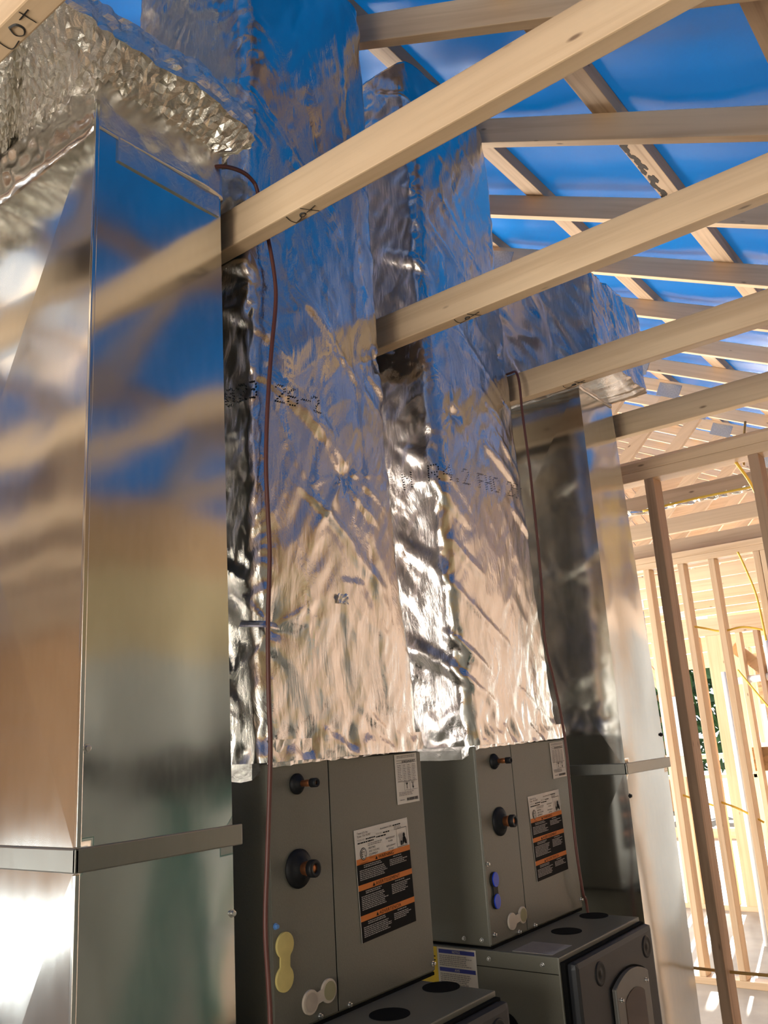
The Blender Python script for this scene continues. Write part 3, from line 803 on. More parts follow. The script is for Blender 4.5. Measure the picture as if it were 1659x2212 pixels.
# small tape patches
for d, wr, x, z, sx, sz in ((d1, w1, 1.597, 2.335, 0.022, 0.03), (d1, w1, 1.385, 1.735, 0.03, 0.02)):
    bm = BM(); rs = random.Random(int(z * 100)); g = []
    for j in range(6):
        g.append([bm.verts.new(Vector(wr.pos(s_of(wr, x + sx * (i / 5 - .5)), z + sz * (j / 5 - .5) + rs.uniform(-.002, .002), 0.003 + rs.uniform(0, .004)))) for i in range(6)])
    for j in range(5):
        for i in range(5): bm.faces.new([g[j][i], g[j][i + 1], g[j + 1][i + 1], g[j + 1][i]])
    obj('tape_patch', bm, FOILC, d)

# ================================================================== AIR HANDLER COIL CABINETS
def stub(parent, x, z, gr, pr, L, cr):
    bm = BM(); lathe(bm, [(-0.002, gr), (0.004, gr * 1.02), (0.009, gr * 0.8), (0.012, gr * 0.55), (0.016, pr * 1.5)], (x, YF - 0.002, z), (0, -1, 0), n=28)
    g = obj('grommet', bm, BLACK, parent, smooth=True)
    bm = BM(); lathe(bm, [(0, pr), (L * 0.55, pr), (L * 0.56, pr * 1.12), (L, pr * 1.12)], (x, YF, z), (0, -1, 0.03), n=18)
    s = obj('copper_stub', bm, COPPER, parent, smooth=True)
    bm = BM(); lathe(bm, [(L * 0.80, cr), (L * 1.05, cr), (L * 1.08, cr * 0.92), (L * 1.08, cr * 0.55), (L * 0.98, cr * 0.5), (L * 0.98, 0.0001)], (x, YF, z), (0, -1, 0.03), n=18)
    obj('end_cap', bm, BLACK, s, smooth=True)
def dumbbell(parent, name, a, b, r, m, th=0.004, neck=0.5, label=None):
    ax, az = a; bx, bz = b; d = Vector((bx - ax, bz - az)); ang = math.atan2(d.y, d.x); k = math.asin(neck)
    pts = [(ax + r * math.cos(ang + k + (2 * math.pi - 2 * k) * i / 24), az + r * math.sin(ang + k + (2 * math.pi - 2 * k) * i / 24)) for i in range(25)]
    pts += [(bx + r * math.cos(ang + math.pi + k + (2 * math.pi - 2 * k) * i / 24), bz + r * math.sin(ang + math.pi + k + (2 * math.pi - 2 * k) * i / 24)) for i in range(25)]
    bm = BM(); prism(bm, pts, 'y', YF - 0.003 - th, YF - 0.001, bev=0.0012)
    return obj(name, bm, m, parent, label=label)

def rating_label(parent, x, z, w, h, tilt, seed):
    rnd = random.Random(seed)
    eu = Vector((math.cos(tilt), 0, math.sin(tilt))); ev = Vector((-math.sin(tilt), 0, math.cos(tilt)))
    S = Sheet((x, YF - 0.0035, z), eu, ev, (0, -1, 0)); S.slab(w, h, WHITE)
    q = h / 0.208
    o1, o2, o3 = 0.142 * q, 0.094 * q, 0.038 * q; oh = 0.0105 * q
    S.rect(0, 0, w, o1, INK, 1)
    for o in (o1, o2, o3): S.rect(0, o, w, o + oh, ORANGE, 2)
    for o, t, tw in ((o1, 'WARNING', 0.052), (o2, 'AVERTISSEMENT', 0.082), (o3, 'ADVERTENCIA', 0.074)):
        S.text(t, w * 0.53, o + 0.0018, 0.0068 * q, INK, 3, wid=tw * w / 0.181, center=True)
        u = w * 0.53 - tw * w / 0.181 / 2 - 0.010
        S.poly([(u, o + 0.0016), (u + 0.008, o + 0.0016), (u + 0.004, o + 0.0086)], INK, 3)
    for lo, hi in ((o2 + oh, o1), (o3 + oh, o2), (0.0, o3)):
        n = int((hi - lo - 0.010) / 0.0034)
        S.fine(w * 0.12, hi - 0.001, w * 0.45, 2, 0.0034, GREYINK, rnd)
        S.fine(w * 0.04, hi - 0.0095, w * 0.54, max(2, n - 2), 0.0034, GREYINK, rnd)
        S.fine(w * 0.66, hi - 0.001, w * 0.86, 1, 0.0034, GREYINK, rnd)
        S.fine(w * 0.59, hi - 0.006, w * 0.97, max(2, n - 4), 0.0034, GREYINK, rnd, ragged=0.4)
    # white upper part
    top = h
    S.text('Trane U.S. Inc.', w * 0.04, top - 0.0095, 0.0040, INK, 2, wid=w * 0.20)
    S.text('Tyler, TX 75707', w * 0.04, top - 0.0155, 0.0038, INK, 2, wid=w * 0.24)
    S.text('Assembled in USA', w * 0.46, top - 0.0105, 0.0036, INK, 2, wid=w * 0.22)
    S.fine(w * 0.70, top - 0.006, w * 0.86, 1, 0.0042, INK, rnd, ragged=0)
    S.text('MODEL NO.', w * 0.04, top - 0.0225, 0.0034, GREYINK, 2, wid=w * 0.13)
    S.fine(w * 0.19, top - 0.0182, w * 0.36, 1, 0.0042, INK, rnd, ragged=0)
    S.text('SERIAL NO.', w * 0.38, top - 0.0190, 0.0034, GREYINK, 2, wid=w * 0.11)
    S.fine(w * 0.51, top - 0.0148, w * 0.63, 1, 0.0042, INK, rnd, ragged=0)
    S.fine(w * 0.04, top - 0.0235, w * 0.33, 1, 0.0042, INK, rnd, ragged=0); S.fine(w * 0.38, top - 0.0200, w * 0.56, 1, 0.0042, INK, rnd, ragged=0)
    S.fine(w * 0.72, top - 0.0105, w * 0.88, 3, 0.0028, GREYINK, rnd)
    S.fine(w * 0.22, top - 0.0290, w * 0.50, 2, 0.0032, GREYINK, rnd)
    for i, t in enumerate(('HEATING', 'AND COOLING', 'EQUIPMENT', '5005526')): S.text(t, w * 0.23, top - 0.0420 - i * 0.0062, 0.0038, INK, 2, wid=w * (0.12, 0.19, 0.16, 0.11)[i])
    for i, t in enumerate(('REFRIGERANT', 'R-410A', 'REFRIGERANT', 'USE ONLY')): S.text(t, w * 0.64, top - 0.0330 - i * 0.0062 - (0.003 if i > 1 else 0), 0.0034, INK, 2, wid=w * (0.17, 0.08, 0.17, 0.11)[i], center=True)
    # certification mark
    cu, cv, R = w * 0.13, top - 0.048, 0.0105
    S.poly(circle(cu, cv, R, R * 1.15), INK, 2); S.poly(circle(cu, cv, R * 0.86, R), WHITE, 3); S.poly(circle(cu, cv, R * 0.76, R * 0.88), INK, 4); S.poly(circle(cu, cv, R * 0.66, R * 0.77), WHITE, 5)
    S.text('ETL', cu, cv - 0.0048, 0.0098, INK, 6, wid=0.0125, center=True)
    S.rect(w * 0.06, top - 0.0655, w * 0.20, top - 0.0645, GREYINK, 2); S.text('5005526', w * 0.13, top - 0.0705, 0.0040, INK, 2, wid=w * 0.12, center=True)
    # square code corner is left plain; hot-surface pictogram
    u0, u1, v0, v1 = w * 0.76, w * 0.965, o1 + oh + 0.001, top - 0.0175
    for a in ((u0, v0, u1, v0 + 0.0008), (u0, v1 - 0.0008, u1, v1), (u0, v0, u0 + 0.0008, v1), (u1 - 0.0008, v0, u1, v1)): S.rect(*a, INK, 2)
    for i in range(7):
        a = (u0 + u1) / 2 + (i - 3.4) * 0.0026; S.poly([(a, v0 + 0.006), (a + 0.0016, v0 + 0.008), (a + 0.003 * (i - 3) * 0.3 + 0.001, v0 + 0.028 + 0.003 * (i % 2)), (a + 0.003 * (i - 3) * 0.3, v0 + 0.024)], GREYINK, 3)
    a = u0 + (u1 - u0) * 0.68
    S.poly(circle(a, v0 + 0.0215, 0.0036, 0.0050), INK, 4)
    S.poly([(a - 0.004, v0 + 0.018), (a + 0.004, v0 + 0.018), (a + 0.008, v0 + 0.010), (a + 0.0085, v0 + 0.003), (a + 0.004, v0 + 0.003), (a - 0.001, v0 + 0.009), (a - 0.006, v0 + 0.002), (a - 0.008, v0 + 0.003)], INK, 4)
    S.poly([(a - 0.014, v0 + 0.003), (a - 0.010, v0 + 0.002), (a - 0.008, v0 + 0.011), (a - 0.0125, v0 + 0.012)], INK, 4)
    return S.build('rating_label', parent, label='white, orange and black warning label')

def spec_label(parent, x, z, w, h, tilt, seed):
    rnd = random.Random(seed)
    eu = Vector((math.cos(tilt), 0, math.sin(tilt))); ev = Vector((-math.sin(tilt), 0, math.cos(tilt)))
    S = Sheet((x, YF - 0.0035, z), eu, ev, (0, -1, 0)); S.slab(w, h, WHITE)
    L = 0.0006
    S.fine(w * 0.08, h - 0.002, w * 0.92, 2, 0.0030, GREYINK, rnd, ragged=0.05)
    for v in (h * 0.87, h * 0.82, h * 0.44): S.rect(w * 0.06, v, w * 0.95, v + L, INK, 2)
    S.fine(w * 0.30, h * 0.87, w * 0.92, 2, 0.0026, INK, rnd, ragged=0.1)
    for u in (0.30, 0.52, 0.72): S.rect(w * u, h * 0.44, w * u + L, h * 0.87, GREYINK, 2)
    for u0, u1 in ((0.08, 0.27), (0.34, 0.48), (0.55, 0.69), (0.76, 0.92)): S.fine(w * u0, h * 0.80, w * u1, 10, 0.0036, GREYINK, rnd, ragged=0.3, th=0.45)
    for u, up in ((0.46, 1), (0.74, -1)):
        c = h * 0.35
        S.rect(w * u - 0.0009, c - 0.006, w * u + 0.0009, c + 0.006, INK, 2)
        S.poly([(w * u - 0.003, c + up * 0.003), (w * u + 0.003, c + up * 0.003), (w * u, c + up * 0.008)], INK, 3)
        S.fine(w * (u - 0.08), h * 0.44, w * (u + 0.12), 2, 0.0024, GREYINK, rnd)
    for a in ((0.34, 0.26, 0.95, 0.265), (0.34, 0.26, 0.347, 0.44), (0.60, 0.26, 0.607, 0.44)): S.rect(w * a[0], h * a[1], w * a[2], h * a[3], INK, 2)
    S.fine(w * 0.08, h * 0.25, w * 0.85, 3, 0.0030, GREYINK, rnd)
    u = w * 0.42
    while u < w * 0.92:
        b_ = rnd.choice((0.0006, 0.0010, 0.0016)); S.rect(u, h * 0.05, u + b_, h * 0.11, INK, 2); u += b_ + rnd.choice((0.0006, 0.0010))
    S.fine(w * 0.12, h * 0.10, w * 0.34, 1, 0.003, GREYINK, rnd)
    return S.build('spec_label', parent, label='small white airflow table sticker')

def coil_cabinet(x0, x1, seam, second, label):
    t = thing('coil_cabinet', label, 'air handler', ((x0 + x1) / 2, 1.55, 0.945))
    bm = BM(); box(bm, x0, x1, YF, 1.72, 0.952, 1.41, 0.004); obj('cabinet', bm, PAINT, t)
    bm = BM(); box(bm, x0 + 0.001, seam - 0.0018, YF - 0.0025, YF + 0.004, 0.956, 1.408, 0.0012); obj('access_panel', bm, PAINT, t)
    bm = BM(); box(bm, seam + 0.0018, x1 - 0.001, YF - 0.0025, YF + 0.004, 0.956, 1.408, 0.0012); obj('access_panel', bm, PAINT, t)
    bm = BM(); box(bm, seam - 0.0017, seam + 0.0017, YF - 0.0012, YF + 0.004, 0.956, 1.408); obj('panel_gap', bm, DARK, t)
    bm = BM(); box(bm, x0 + 0.003, x1 - 0.003, YF - 0.0015, 1.72, 0.9468, 0.9525); obj('base_gasket', bm, DARK, t)
    dx = x0 - 1.178
    if not second:
        stub(t, 1.253, 1.369, 0.019, 0.0058, 0.052, 0.0085); stub(t, 1.250, 1.219, 0.034, 0.0115, 0.044, 0.0155)
        rating_label(t, 1.4225, 1.0565, 0.181, 0.210, math.radians(2.4), 7)
        spec_label(t, 1.565, 1.302, 0.081, 0.104, math.radians(1.0), 8)
        dumbbell(t, 'foam_plug', (1.207, 1.098), (1.204, 1.044), 0.0215, YPLUG, label='yellow foam knockout plug')
        for c in ((1.268, 0.991), (1.318, 0.998)): pass
        k = dumbbell(t, 'knockout', (1.268, 0.991), (1.318, 0.998), 0.0205, BPLUG, neck=0.42, label='beige drain knockouts')
        for c, m in (((1.268, 0.991), BPLUG), ((1.319, 0.998), OLIVE)):
            bm = BM(); prism(bm, circle(c[0], c[1], 0.016), 'y', YF - 0.0078, YF - 0.0072); obj('knockout_cup', bm, OLIVE if m is OLIVE else plain('shaded cup', (0.42, 0.35, 0.28), 0.7), k)
        for c in ((1.293, 0.962), (1.376, 0.960), (1.655, 0.970)):
            bm = BM(); screw(bm, (c[0], YF - 0.003, c[1]), (0, -1, 0), 0.0035); obj('screw', bm, STEEL, t)
        bm = BM(); screw(bm, (1.187, YF - 0.003, 1.132), (0, -1, 0), 0.0038); obj('screw', bm, BLUEDOT, t, label='blue screw')
    else:
        stub(t, 1.980, 1.369, 0.019, 0.0058, 0.050, 0.0080); stub(t, 1.983, 1.224, 0.034, 0.0115, 0.044, 0.0150)
        rating_label(t, 2.143, 1.0575, 0.180, 0.212, math.radians(1.8), 17)
        spec_label(t, 2.294, 1.304, 0.082, 0.098, math.radians(1.5), 18)
        k = dumbbell(t, 'knockout_cap', (1.930, 1.096), (1.931, 1.047), 0.0175, BLACK, label='dark knockouts with blue caps')
        for z in (1.096, 1.047):
            bm = BM(); prism(bm, circle(1.931, z, 0.0135, 0.017), 'y', YF - 0.010, YF - 0.006, bev=0.001); obj('blue_cap', bm, BLUEP, k)
        k = dumbbell(t, 'knockout', (1.997, 0.990), (2.050, 0.995), 0.0195, BPLUG, neck=0.42, label='beige drain knockouts')
        bm = BM(); prism(bm, circle(2.051, 0.995, 0.0155), 'y', YF - 0.0078, YF - 0.0072); obj('knockout_cup', bm, OLIVE, k)
        for c in ((1.908, 1.134), (1.912, 0.976), (2.027, 0.960), (2.108, 0.960), (2.381, 0.975)):
            bm = BM(); screw(bm, (c[0], YF - 0.003, c[1]), (0, -1, 0), 0.0035); obj('screw', bm, STEEL, t)
        for y in (1.22, 1.27):
            bm = BM(); screw(bm, (x0, y, 0.966), (-1, 0, 0), 0.0035); obj('screw', bm, STEEL, t)
    return t
coil_cabinet(1.178, 1.663, 1.3465, False, 'nearer taupe coil cabinet with yellow plug, under the first tall foil duct')
coil_cabinet(1.897, 2.388, 2.072, True, 'further taupe coil cabinet with blue knockout caps, under the second foil duct')

# ================================================================== FURNACES
def furnace(dx, first, label):
    x0, x1, y0, y1, zt = 1.890 + dx, 2.354 + dx, 1.018, 1.73, 0.9465
    t = thing('furnace', label, 'furnace', ((x0 + x1) / 2, 1.4, 0))
    bm = BM(); box(bm, x0, x1, y0, y1, 0.0, zt, 0.003); c = obj('cabinet', bm, PAINT, t)
    bm = BM(); box(bm, x0 + 0.004, x1 - 0.002, y0 - 0.012, y0 + 0.001, 0.02, zt - 0.010, 0.003); obj('door_gap', bm, DARK, t)
    # door with a rounded edge
    bm = BM(); box(bm, x0 + 0.012, x1 - 0.004, y0 - 0.034, y0 - 0.008, 0.45, zt - 0.012, 0.014); d = obj('door', bm, DOORP, t, smooth=False)
    bm = BM(); box(bm, x0 + 0.012, x1 - 0.004, y0 - 0.034, y0 - 0.008, 0.03, 0.44, 0.014); obj('blower_door', bm, DOORP, t)
    yd = y0 - 0.034
    for cx, cz in ((2.018 + dx, 0.889), (2.298 + dx, 0.889)):
        bm = BM(); lathe(bm, [(-0.004, 0.026), (0.0015, 0.026), (0.003, 0.0225), (0.0012, 0.018), (0.0012, 0.008), (0.003, 0.006), (0.003, 0.0005)], (cx, yd, cz), (0, -1, 0), n=28)
        k = obj('vent_plug', bm, BLACK, d, smooth=True)
    # arched window frame
    fx0, fx1 = 2.066 + dx, 2.262 + dx; cx = (fx0 + fx1) / 2
    def arch(a, b_, ztop, rise, zb, n=16):
        return [(a, zb), (b_, zb)] + [(b_ + (a - b_) * i / n, ztop - rise * (2 * i / n - 1) ** 2) for i in range(n + 1)]
    bm = BM(); prism(bm, arch(fx0 - 0.005, fx1 + 0.005, 0.872, 0.024, 0.52), 'y', yd - 0.002, yd + 0.002); obj('frame_gap', bm, DARK, t)
    bm = BM(); prism(bm, arch(fx0, fx1, 0.868, 0.024, 0.525), 'y', yd - 0.012, yd + 0.002, bev=0.003); f = obj('window_frame', bm, FRAMEP, t)
    bm = BM(); prism(bm, arch(fx0 + 0.042, fx1 - 0.036, 0.826, 0.018, 0.56), 'y', yd - 0.0135, yd - 0.008, bev=0.002); obj('sight_glass', bm, GLASSB, f)
    for q in ((fx0 + 0.022, 0.818), (fx1 - 0.020, 0.826)):
        bm = BM(); screw(bm, (q[0], yd - 0.012, q[1]), (0, -1, 0), 0.0035); obj('screw', bm, STEEL, f)
    # round vent openings in the top
    hs = ((2.327, 1.134), (2.133, 1.119)) if not first else ((2.327, 1.130), (2.138, 1.117))
    for hx, hy in hs:
        bm = BM(); prism(bm, circle(hx + dx, hy, 0.0385), 'z', zt - 0.004, zt + 0.0012); obj('vent_opening', bm, DARK, t)
    bm = BM(); prism(bm, circle(1.17, 0.785, 0.035), 'x', x0 - 0.0012, x0 + 0.002); obj('side_opening', bm, DARK, t)
    bm = BM(); box(bm, x0 - 0.0008, x0 + 0.001, y0 + 0.004, y1 - 0.1, zt - 0.036, zt - 0.0345); obj('side_seam', bm, DARK, t)
    for y in (1.06, 1.20):
        bm = BM(); screw(bm, (x0, y, zt - 0.018), (-1, 0, 0), 0.0035); obj('screw', bm, STEEL, t)
    if not first:
        rnd = random.Random(4)
        # side notice label: yellow strip and white panel with navy bands; u runs towards -y
        S = Sheet((x0 - 0.0004, 1.46, 0.74), (0, -1, 0), (0, 0, 1), (-1, 0, 0)); w, h = 0.224, 0.203; S.slab(w, h, WHITE)
        S.rect(0.0, 0.0, 0.112, h, YEL, 1); S.text('NOTICE', 0.054, h - 0.040, 0.020, INK, 2, wid=0.106, center=True)
        S.fine(0.004, h - 0.05, 0.100, 3, 0.005, INK, rnd)
        for v, tx in ((h - 0.013, 'NOTICE'), (h - 0.053, 'AVIS')):
            S.rect(0.117, v, w - 0.004, v + 0.009, NAVY, 1); S.text(tx, 0.168, v + 0.0018, 0.0056, WHITE, 2, wid=0.022 if tx == 'NOTICE' else 0.014, center=True)
            S.fine(0.118, v - 0.002, w - 0.006, 6, 0.0042, GREYINK, rnd)
        S.build('notice_label', t, label='yellow and white side label with navy bands')
        S = Sheet((1.905, 1.145, zt), (0.0, -1, 0), (1, 0, 0), (0, 0, 1)); S.slab(0.104, 0.100, plain('dusty label', (0.36, 0.34, 0.31), 0.7))
        S.fine(0.004, 0.096, 0.100, 22, 0.0042, GREYINK, rnd); S.build('top_label', t, label='pale printed sheet on the furnace top')
    return t
furnace(-0.738, True, 'nearer charcoal furnace at the bottom edge, under the first coil cabinet')
furnace(0.0, False, 'further charcoal furnace with arched sight window, under the second coil cabinet')

# ================================================================== CORDS ON THE DUCTS
bm = BM(); tube(bm, [(1.03, 1.20, 2.600), (1.066, 1.17, 2.615), (1.116, 1.165, 2.628), (1.150, 1.165, 2.623), (1.166, 1.165, 2.600), (1.194, 1.165, 2.496), (1.206, 1.162, 2.411), (1.206, 1.162, 2.346), (1.187, 1.160, 2.233),
    (1.169, 1.158, 2.104), (1.160, 1.158, 1.984), (1.161, 1.158, 1.889), (1.163, 1.158, 1.797), (1.155, 1.160, 1.662), (1.152, 1.160, 1.534), (1.153, 1.160, 1.451), (1.150, 1.162, 1.371), (1.143, 1.165, 1.255),
    (1.134, 1.165, 1.145), (1.138, 1.165, 1.051), (1.140, 1.165, 0.96), (1.138, 1.165, 0.5), (1.135, 1.17, 0.01)], 0.0045)
tag(obj('thermostat_wire', bm, CORD, smooth=True), 'red-brown wire hanging down the left edge of the first tall foil duct', 'wire')
bm = BM(); tube(bm, [(2.36, 1.36, 2.56), (2.318, 1.215, 2.55), (2.290, 1.166, 2.520), (2.279, 1.158, 2.379), (2.288, 1.158, 2.157), (2.286, 1.160, 1.871), (2.268, 1.160, 1.692), (2.300, 1.162, 1.575), (2.328, 1.164, 1.457), (2.338, 1.166, 1.354), (2.338, 1.168, 1.279), (2.335, 1.168, 1.12), (2.350, 1.170, 1.0), (2.371, 1.172, 0.93), (2.374, 1.175, 0.5), (2.375, 1.18, 0.01)], 0.0040)
tag(obj('thermostat_wire', bm, CORD, smooth=True), 'dark red wire running down the right edge of the second tall foil duct', 'wire')

# ================================================================== STUD WALLS BEYOND
def stud(x, y, z0, z1, label, m=WZ, grp=None, w=0.089, t=0.038, name='wall_stud', group='wall studs'):
    bm = BM(); box(bm, 0, w, -t / 2, t / 2, 0, z1 - z0, 0.003)
    o = obj(name, bm, m); o.location = (x, y, z0); return tag(o, label, 'stud', group)
def plate(x, y0, y1, z0, label, name='top_plate', m=None, w=0.089, h=0.038, group='wall plates'):
    bm = BM(); box(bm, 0, w, y0, y1, 0, h, 0.003)
    o = obj(name, bm, m or WY); o.location = (x, 0, z0); return tag(o, label, 'wall plate', group)
W1 = 3.30
plate(W1, 0.0, 2.4, 2.384, 'lower top plate of the brown stud wall, just behind the right metal duct')
plate(W1, 0.0, 2.4, 2.422, 'upper top plate of the brown stud wall, under the truss bottom chord')
plate(W1, 0.0, 2.4, 0.0, 'sole plate of the brown stud wall, below the picture', name='sole_plate')
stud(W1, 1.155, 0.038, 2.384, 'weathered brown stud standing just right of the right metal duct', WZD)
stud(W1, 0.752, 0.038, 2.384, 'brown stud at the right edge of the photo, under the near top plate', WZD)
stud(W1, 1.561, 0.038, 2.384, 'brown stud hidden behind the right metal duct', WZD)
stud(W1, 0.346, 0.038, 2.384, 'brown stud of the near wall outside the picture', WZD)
W2 = 5.30
plate(W2, 0.2, 3.2, 2.375, 'lower top plate of the pale stud wall beyond the brown studs')
plate(W2, 0.2, 3.2, 2.413, 'upper top plate of the pale stud wall beyond the brown studs')
plate(W2, 0.2, 3.2, 0.0, 'sole plate of the pale stud wall beyond the brown studs', name='sole_plate')
for y, l in ((1.955, 'pale stud closest to the right metal duct in the second wall'), (1.736, 'pale stud just right of the weathered brown stud'),
             (1.548, 'pale knotty stud in the middle of the second wall, right of the wide board'), (1.285, 'doubled pale stud near the right edge in the second wall'),
             (1.245, 'second half of the doubled pale stud near the right edge'), (0.85, 'pale stud of the second wall out of view at right'), (2.36, 'pale stud of the second wall hidden by the metal duct')):
    stud(W2, y, 0.038, 2.375, l, WZ)
# third row
W3 = 7.3
plate(W3, 0.4, 6.0, 2.10, 'header plate of the third stud row far behind', h=0.14)
plate(W3, 0.4, 6.0, 0.0, 'sole plate of the third stud row, on the sunlit floor', name='sole_plate')
for y, l, m, w_, t_ in ((2.20, 'wide pale plywood board standing between the pale studs', WB, 0.02, 0.16), (2.52, 'far stud of the third row behind the brown stud', WZ, .089, .038), (2.72, 'far stud of the third row left of the brown stud', WZ, .089, .038),
             (1.88, 'far reddish stud of the third row right of the plywood board', WZD, .089, .038), (1.80, 'far pale stud beside the reddish far stud', WZ, .089, .038), (1.55, 'far stud of the third row at the right edge', WZ, .089, .038), (3.1, 'far stud of the third row behind the metal duct', WZ, .089, .038), (2.36, 'far stud of the third row left of the plywood board', WZ, .089, .038), (2.02, 'far stud of the third row touching the plywood board', WZ, .089, .038), (1.68, 'far stud of the third row behind the knotty stud', WZ, .089, .038), (2.62, 'doubled far stud of the third row behind the brown stud', WZ, .089, .038)):
    stud(W3, y, 0.038, 2.10, l, m, w=w_, t=t_, name='plywood_board' if m is WB else 'wall_stud')
# diagonal brace in the third row
bm = BM(); prism(bm, member(2.10, 2.0, 1.55, 1.45), 'x', W3 + 0.1, W3 + 0.138); tag(obj('diagonal_brace', bm, WYD), 'pale diagonal brace high between far studs at right', 'brace')
bm = BM(); prism(bm, member(2.62, 1.55, 2.95, 2.05), 'x', W3 + 0.1, W3 + 0.138); tag(obj('diagonal_brace', bm, WYR), 'pale diagonal brace seen between the metal duct and brown stud', 'brace')
W4 = 9.3
plate(W4, 1.2, 6.0, 2.12, 'header of the last stud row near the bright opening', h=0.18)
plate(W4, 1.2, 6.0, 0.85, 'window sill rail of the last stud row', h=0.038, name='sill_rail')
for i, y in enumerate((1.7, 1.9, 2.1, 2.3, 2.5, 2.62, 2.82, 3.02, 3.2, 3.4, 3.6, 3.9, 4.3)):
    stud(W4, y, 0.0, 2.12, 'slender stud in the last row against the bright opening', WZ, group='studs of the last row')
# strand board patches far right
bm = BM(); box(bm, W4 - 0.03, W4 - 0.01, 2.0, 2.45, 1.55, 2.05); tag(obj('sheathing_panel', bm, OSB), 'reddish strand board panel high between far studs at right', 'panel')
bm = BM(); box(bm, W3 + 0.1, W3 + 0.12, 1.93, 2.08, 1.02, 1.2); tag(obj('sheathing_panel', bm, OSB), 'small strand board scrap low between far studs at right', 'panel')

# service panel and white conduits
pn = thing('breaker_panel', 'pale grey electrical panel between the metal duct and brown stud', 'electrical panel', (7.25, 2.59, 1.15))
bm = BM(); box(bm, 7.21, 7.30, 2.48, 2.70, 1.16, 1.635, 0.006); obj('box', bm, PANELG, pn)
bm = BM(); box(bm, 7.20, 7.21, 2.49, 2.69, 1.18, 1.615, 0.003); obj('cover', bm, PANELG, pn)
bm = BM(); box(bm, 7.193, 7.20, 2.535, 2.555, 1.32, 1.375, 0.002); obj('latch', bm, BLACK, pn)
bm = BM(); box(bm, 7.22, 7.30, 2.50, 2.63, 1.00, 1.16, 0.004); tag(obj('junction_box', bm, BPLUG), 'small beige box just below the grey electrical panel', 'junction box')
for y, x, z0, z1, l in ((2.56, 6.7, 0.0, 2.3, 'tall white pipe left of the grey electrical panel'), (1.87, 6.3, 0.0, 1.75, 'tall white pipe between the plywood board and the knotty stud'), (1.66, 6.7, 0.0, 2.0, 'white pipe at right edge behind the doubled stud')):
    bm = BM(); lathe(bm, [(z0, 0.024), (z1, 0.024)], (x, y, 0), (0, 0, 1), n=16); tag(obj('plastic_pipe', bm, PVC, smooth=True), l, 'pipe', 'white pipes')
bm = BM(); tube(bm, [(7.345, 2.10, 1.72), (7.345, 1.74, 1.74)], 0.028, sub=0); tag(obj('plastic_pipe', bm, PVC, smooth=True), 'short white level pipe high up between far studs', 'pipe', 'white pipes')

# yellow cables
cab = [
 ([(4.0, 1.45, 2.43), (4.05, 1.2, 2.45), (4.1, 0.9, 2.46), (4.1, 0.6, 2.46)], NM, 'yellow cable stretched below the trusses past the brown stud'),
 ([(3.36, 0.83, 2.384), (3.40, 0.80, 2.30), (3.44, 0.77, 2.16), (3.47, 0.755, 2.05)], NM, 'yellow cable dropping from the near plate beside the right-edge stud'),
 ([(3.75, 0.86, 2.66), (3.72, 0.87, 2.58), (3.70, 0.885, 2.46)], NMB, 'tan cable looping up behind the near bottom chord at right'),
 ([(5.34, 1.76, 2.0), (5.34, 1.66, 1.97), (5.34, 1.56, 1.94), (5.34, 1.44, 1.95), (5.34, 1.33, 1.92)], NM, 'yellow cable threaded high through the pale studs'),
 ([(5.2, 1.36, 2.37), (5.22, 1.34, 2.28), (5.25, 1.31, 2.1), (5.25, 1.30, 1.85)], NM, 'yellow cable dangling in front of the doubled pale stud'),
 ([(5.34, 1.96, 1.02), (5.34, 1.85, 0.98), (5.34, 1.73, 0.94)], NM, 'yellow cable low between metal duct and brown stud'),
 ([(5.34, 1.72, 0.97), (5.34, 1.62, 0.93), (5.34, 1.5, 0.86)], NM, 'yellow cable low between plywood board and knotty stud'),
 ([(3.345, 1.45, 0.585), (3.345, 1.155, 0.58), (3.345, 0.9, 0.585), (3.345, 0.752, 0.59)], NMB, 'tan cable running level through the brown studs near the bottom'),
 ([(5.5, 1.30, 2.45), (5.45, 1.33, 2.50), (5.4, 1.37, 2.46), (5.37, 1.38, 2.42)], NMB, 'tan cable loop over the pale wall top plates'),
 ([(6.2, 1.75, 1.75), (6.2, 1.66, 1.60), (6.2, 1.58, 1.47)], NM, 'short yellow cable slanting between far studs at right'),
]
for p, m, l in cab:
    bm = BM(); tube(bm, p, 0.006 if m is NM else 0.0055, n=8); tag(obj('electrical_cable', bm, m, smooth=True), l, 'cable', 'electrical cables')
# radiant foil strip hanging below the trusses
bm = BM(); rs = random.Random(9); g = []
for i in range(40):
    y = 0.9 + 0.7 * i / 39
    g.append([bm.verts.new((4.12 + 0.02 * math.sin(i) + rs.uniform(-.012, .012), y, z + rs.uniform(-.006, .006))) for z in (2.450, 2.456, 2.462, 2.468)])
for A, B in zip(g[:-1], g[1:]):
    for k in range(3): bm.faces.new([A[k], B[k], B[k + 1], A[k + 1]])
gg = bmesh.ops.extrude_face_region(bm, geom=list(bm.faces)); bmesh.ops.translate(bm, verts=[v for v in gg['geom'] if isinstance(v, bmesh.types.BMVert)], vec=(0.004, 0, 0))
tag(obj('foil_strip', bm, FOILC), 'crinkled silver foil strip along a truss chord beyond the brown stud wall', 'foil strip')

# house wrap sheet with printed mark
S = Sheet((8.6, 2.36, 0.45), (0, -1, 0), (0, 0, 1), (-1, 0, 0)); S.slab(0.22, 0.75, WRAP)
S.rect(0, 0.55, 0.22, 0.66, WRAPB, 1)
S.poly([(0.02, 0.36), (0.18, 0.47), (0.20, 0.46), (0.08, 0.36), (0.20, 0.345), (0.20, 0.325), (0.02, 0.33)], REDINK, 1)
S.rect(0.08, 0.285, 0.2, 0.305, WRAPB, 1)
o = S.build('house_wrap', None); tag(o, 'white wrap sheet with red and blue print low at the right edge', 'house wrap')

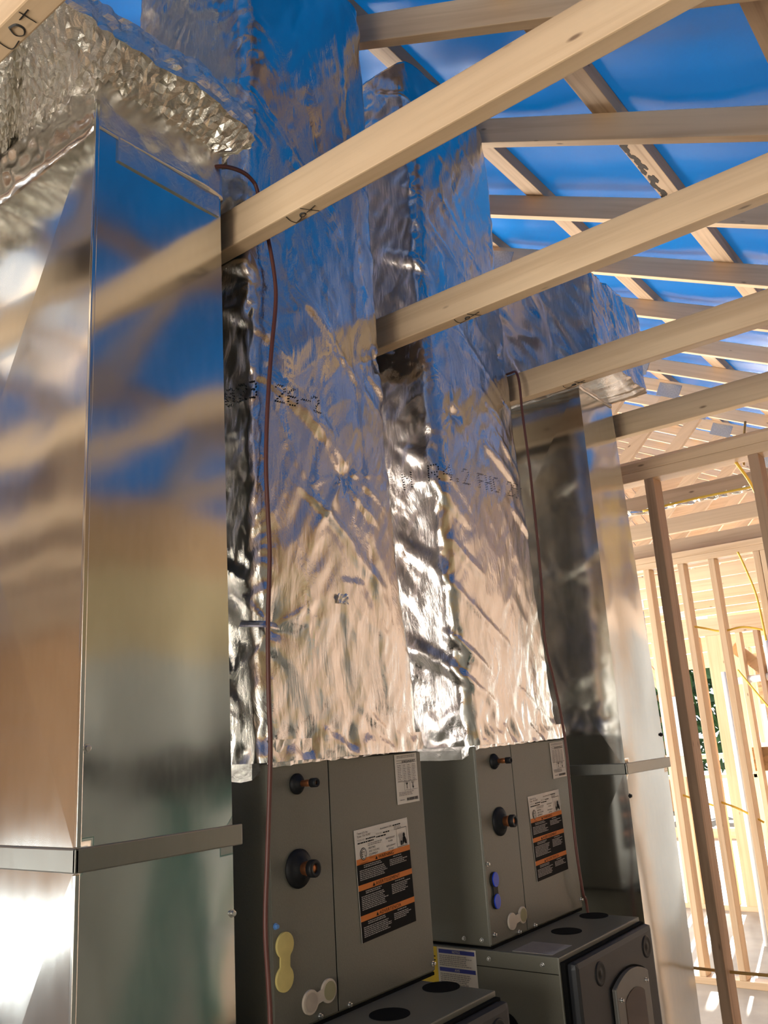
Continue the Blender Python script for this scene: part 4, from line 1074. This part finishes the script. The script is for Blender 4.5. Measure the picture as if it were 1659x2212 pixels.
# evergreen outside
def tree(x, y, h, r, label, seed):
    rs = random.Random(seed); t = thing('evergreen_tree', label, 'tree', (x, y, -0.2), 'trees outside')
    bm = BM(); lathe(bm, [(0, 0.16), (h * 0.9, 0.03)], (x, y, -0.2), (0, 0, 1), n=10); obj('trunk', bm, WZD, t)
    bm = BM()
    for i in range(1800):
        u = rs.random() ** 0.7; z = h * (0.12 + 0.88 * (1 - u)); a = rs.uniform(0, 6.283); q = r * u * math.sqrt(rs.random()) + 0.05
        c = Vector((x + q * math.cos(a), y + q * math.sin(a), z - 0.2)); d = Vector((rs.gauss(0, 1), rs.gauss(0, 1), rs.gauss(-.4, .5))).normalized() * 0.22; e = d.orthogonal().normalized() * 0.09
        bm.faces.new([bm.verts.new(c - d), bm.verts.new(c + e), bm.verts.new(c + d), bm.verts.new(c - e)])
    obj('foliage', bm, LEAF, t)
tree(17.0, 6.4, 6.0, 1.6, 'dark evergreen outside, seen in slivers beside the metal duct', 1)

# ================================================================== GREEN STEPLADDER (mirrored in the metal ducts)
lt = thing('step_ladder', 'green stepladder with black top cap, mirrored in the left metal duct', 'ladder', (2.30, -0.15, 0))
def rail(a, b_, w=0.09, t=0.025):
    bm = BM(); a, b_ = Vector(a), Vector(b_); d = (b_ - a).normalized(); n = d.cross(Vector((0, 1, 0))).normalized() * w / 2; m = Vector((0, t / 2, 0))
    A = [bm.verts.new(a + s * n + k * m) for s, k in ((-1, -1), (1, -1), (1, 1), (-1, 1))]; B = [bm.verts.new(b_ + s * n + k * m) for s, k in ((-1, -1), (1, -1), (1, 1), (-1, 1))]
    bm.faces.new(A[::-1]); bm.faces.new(B)
    for i in range(4): bm.faces.new([A[i], A[(i + 1) % 4], B[(i + 1) % 4], B[i]])
    return bm
for s in (-1, 1):
    obj('front_rail', rail((2.30 + s * 0.28, 0.12, 0.0), (2.30 + s * 0.19, -0.18, 1.42), w=0.12), LADG, lt)
    obj('rear_rail', rail((2.30 + s * 0.26, -0.46, 0.0), (2.30 + s * 0.19, -0.22, 1.42)), LADG, lt)
for k in range(4):
    z = 0.28 + 0.28 * k; y = 0.12 - 0.30 * z / 1.42
    bm = BM(); box(bm, 2.30 - 0.27 + 0.063 * z, 2.30 + 0.27 - 0.063 * z, y - 0.04, y + 0.04, z - 0.012, z + 0.012, 0.003); obj('step', bm, NMB if k == 1 else PLATE, lt)
bm = BM(); box(bm, 1.97, 2.63, -0.30, -0.08, 1.36, 1.49, 0.012); obj('top_cap', bm, BLACK, lt)
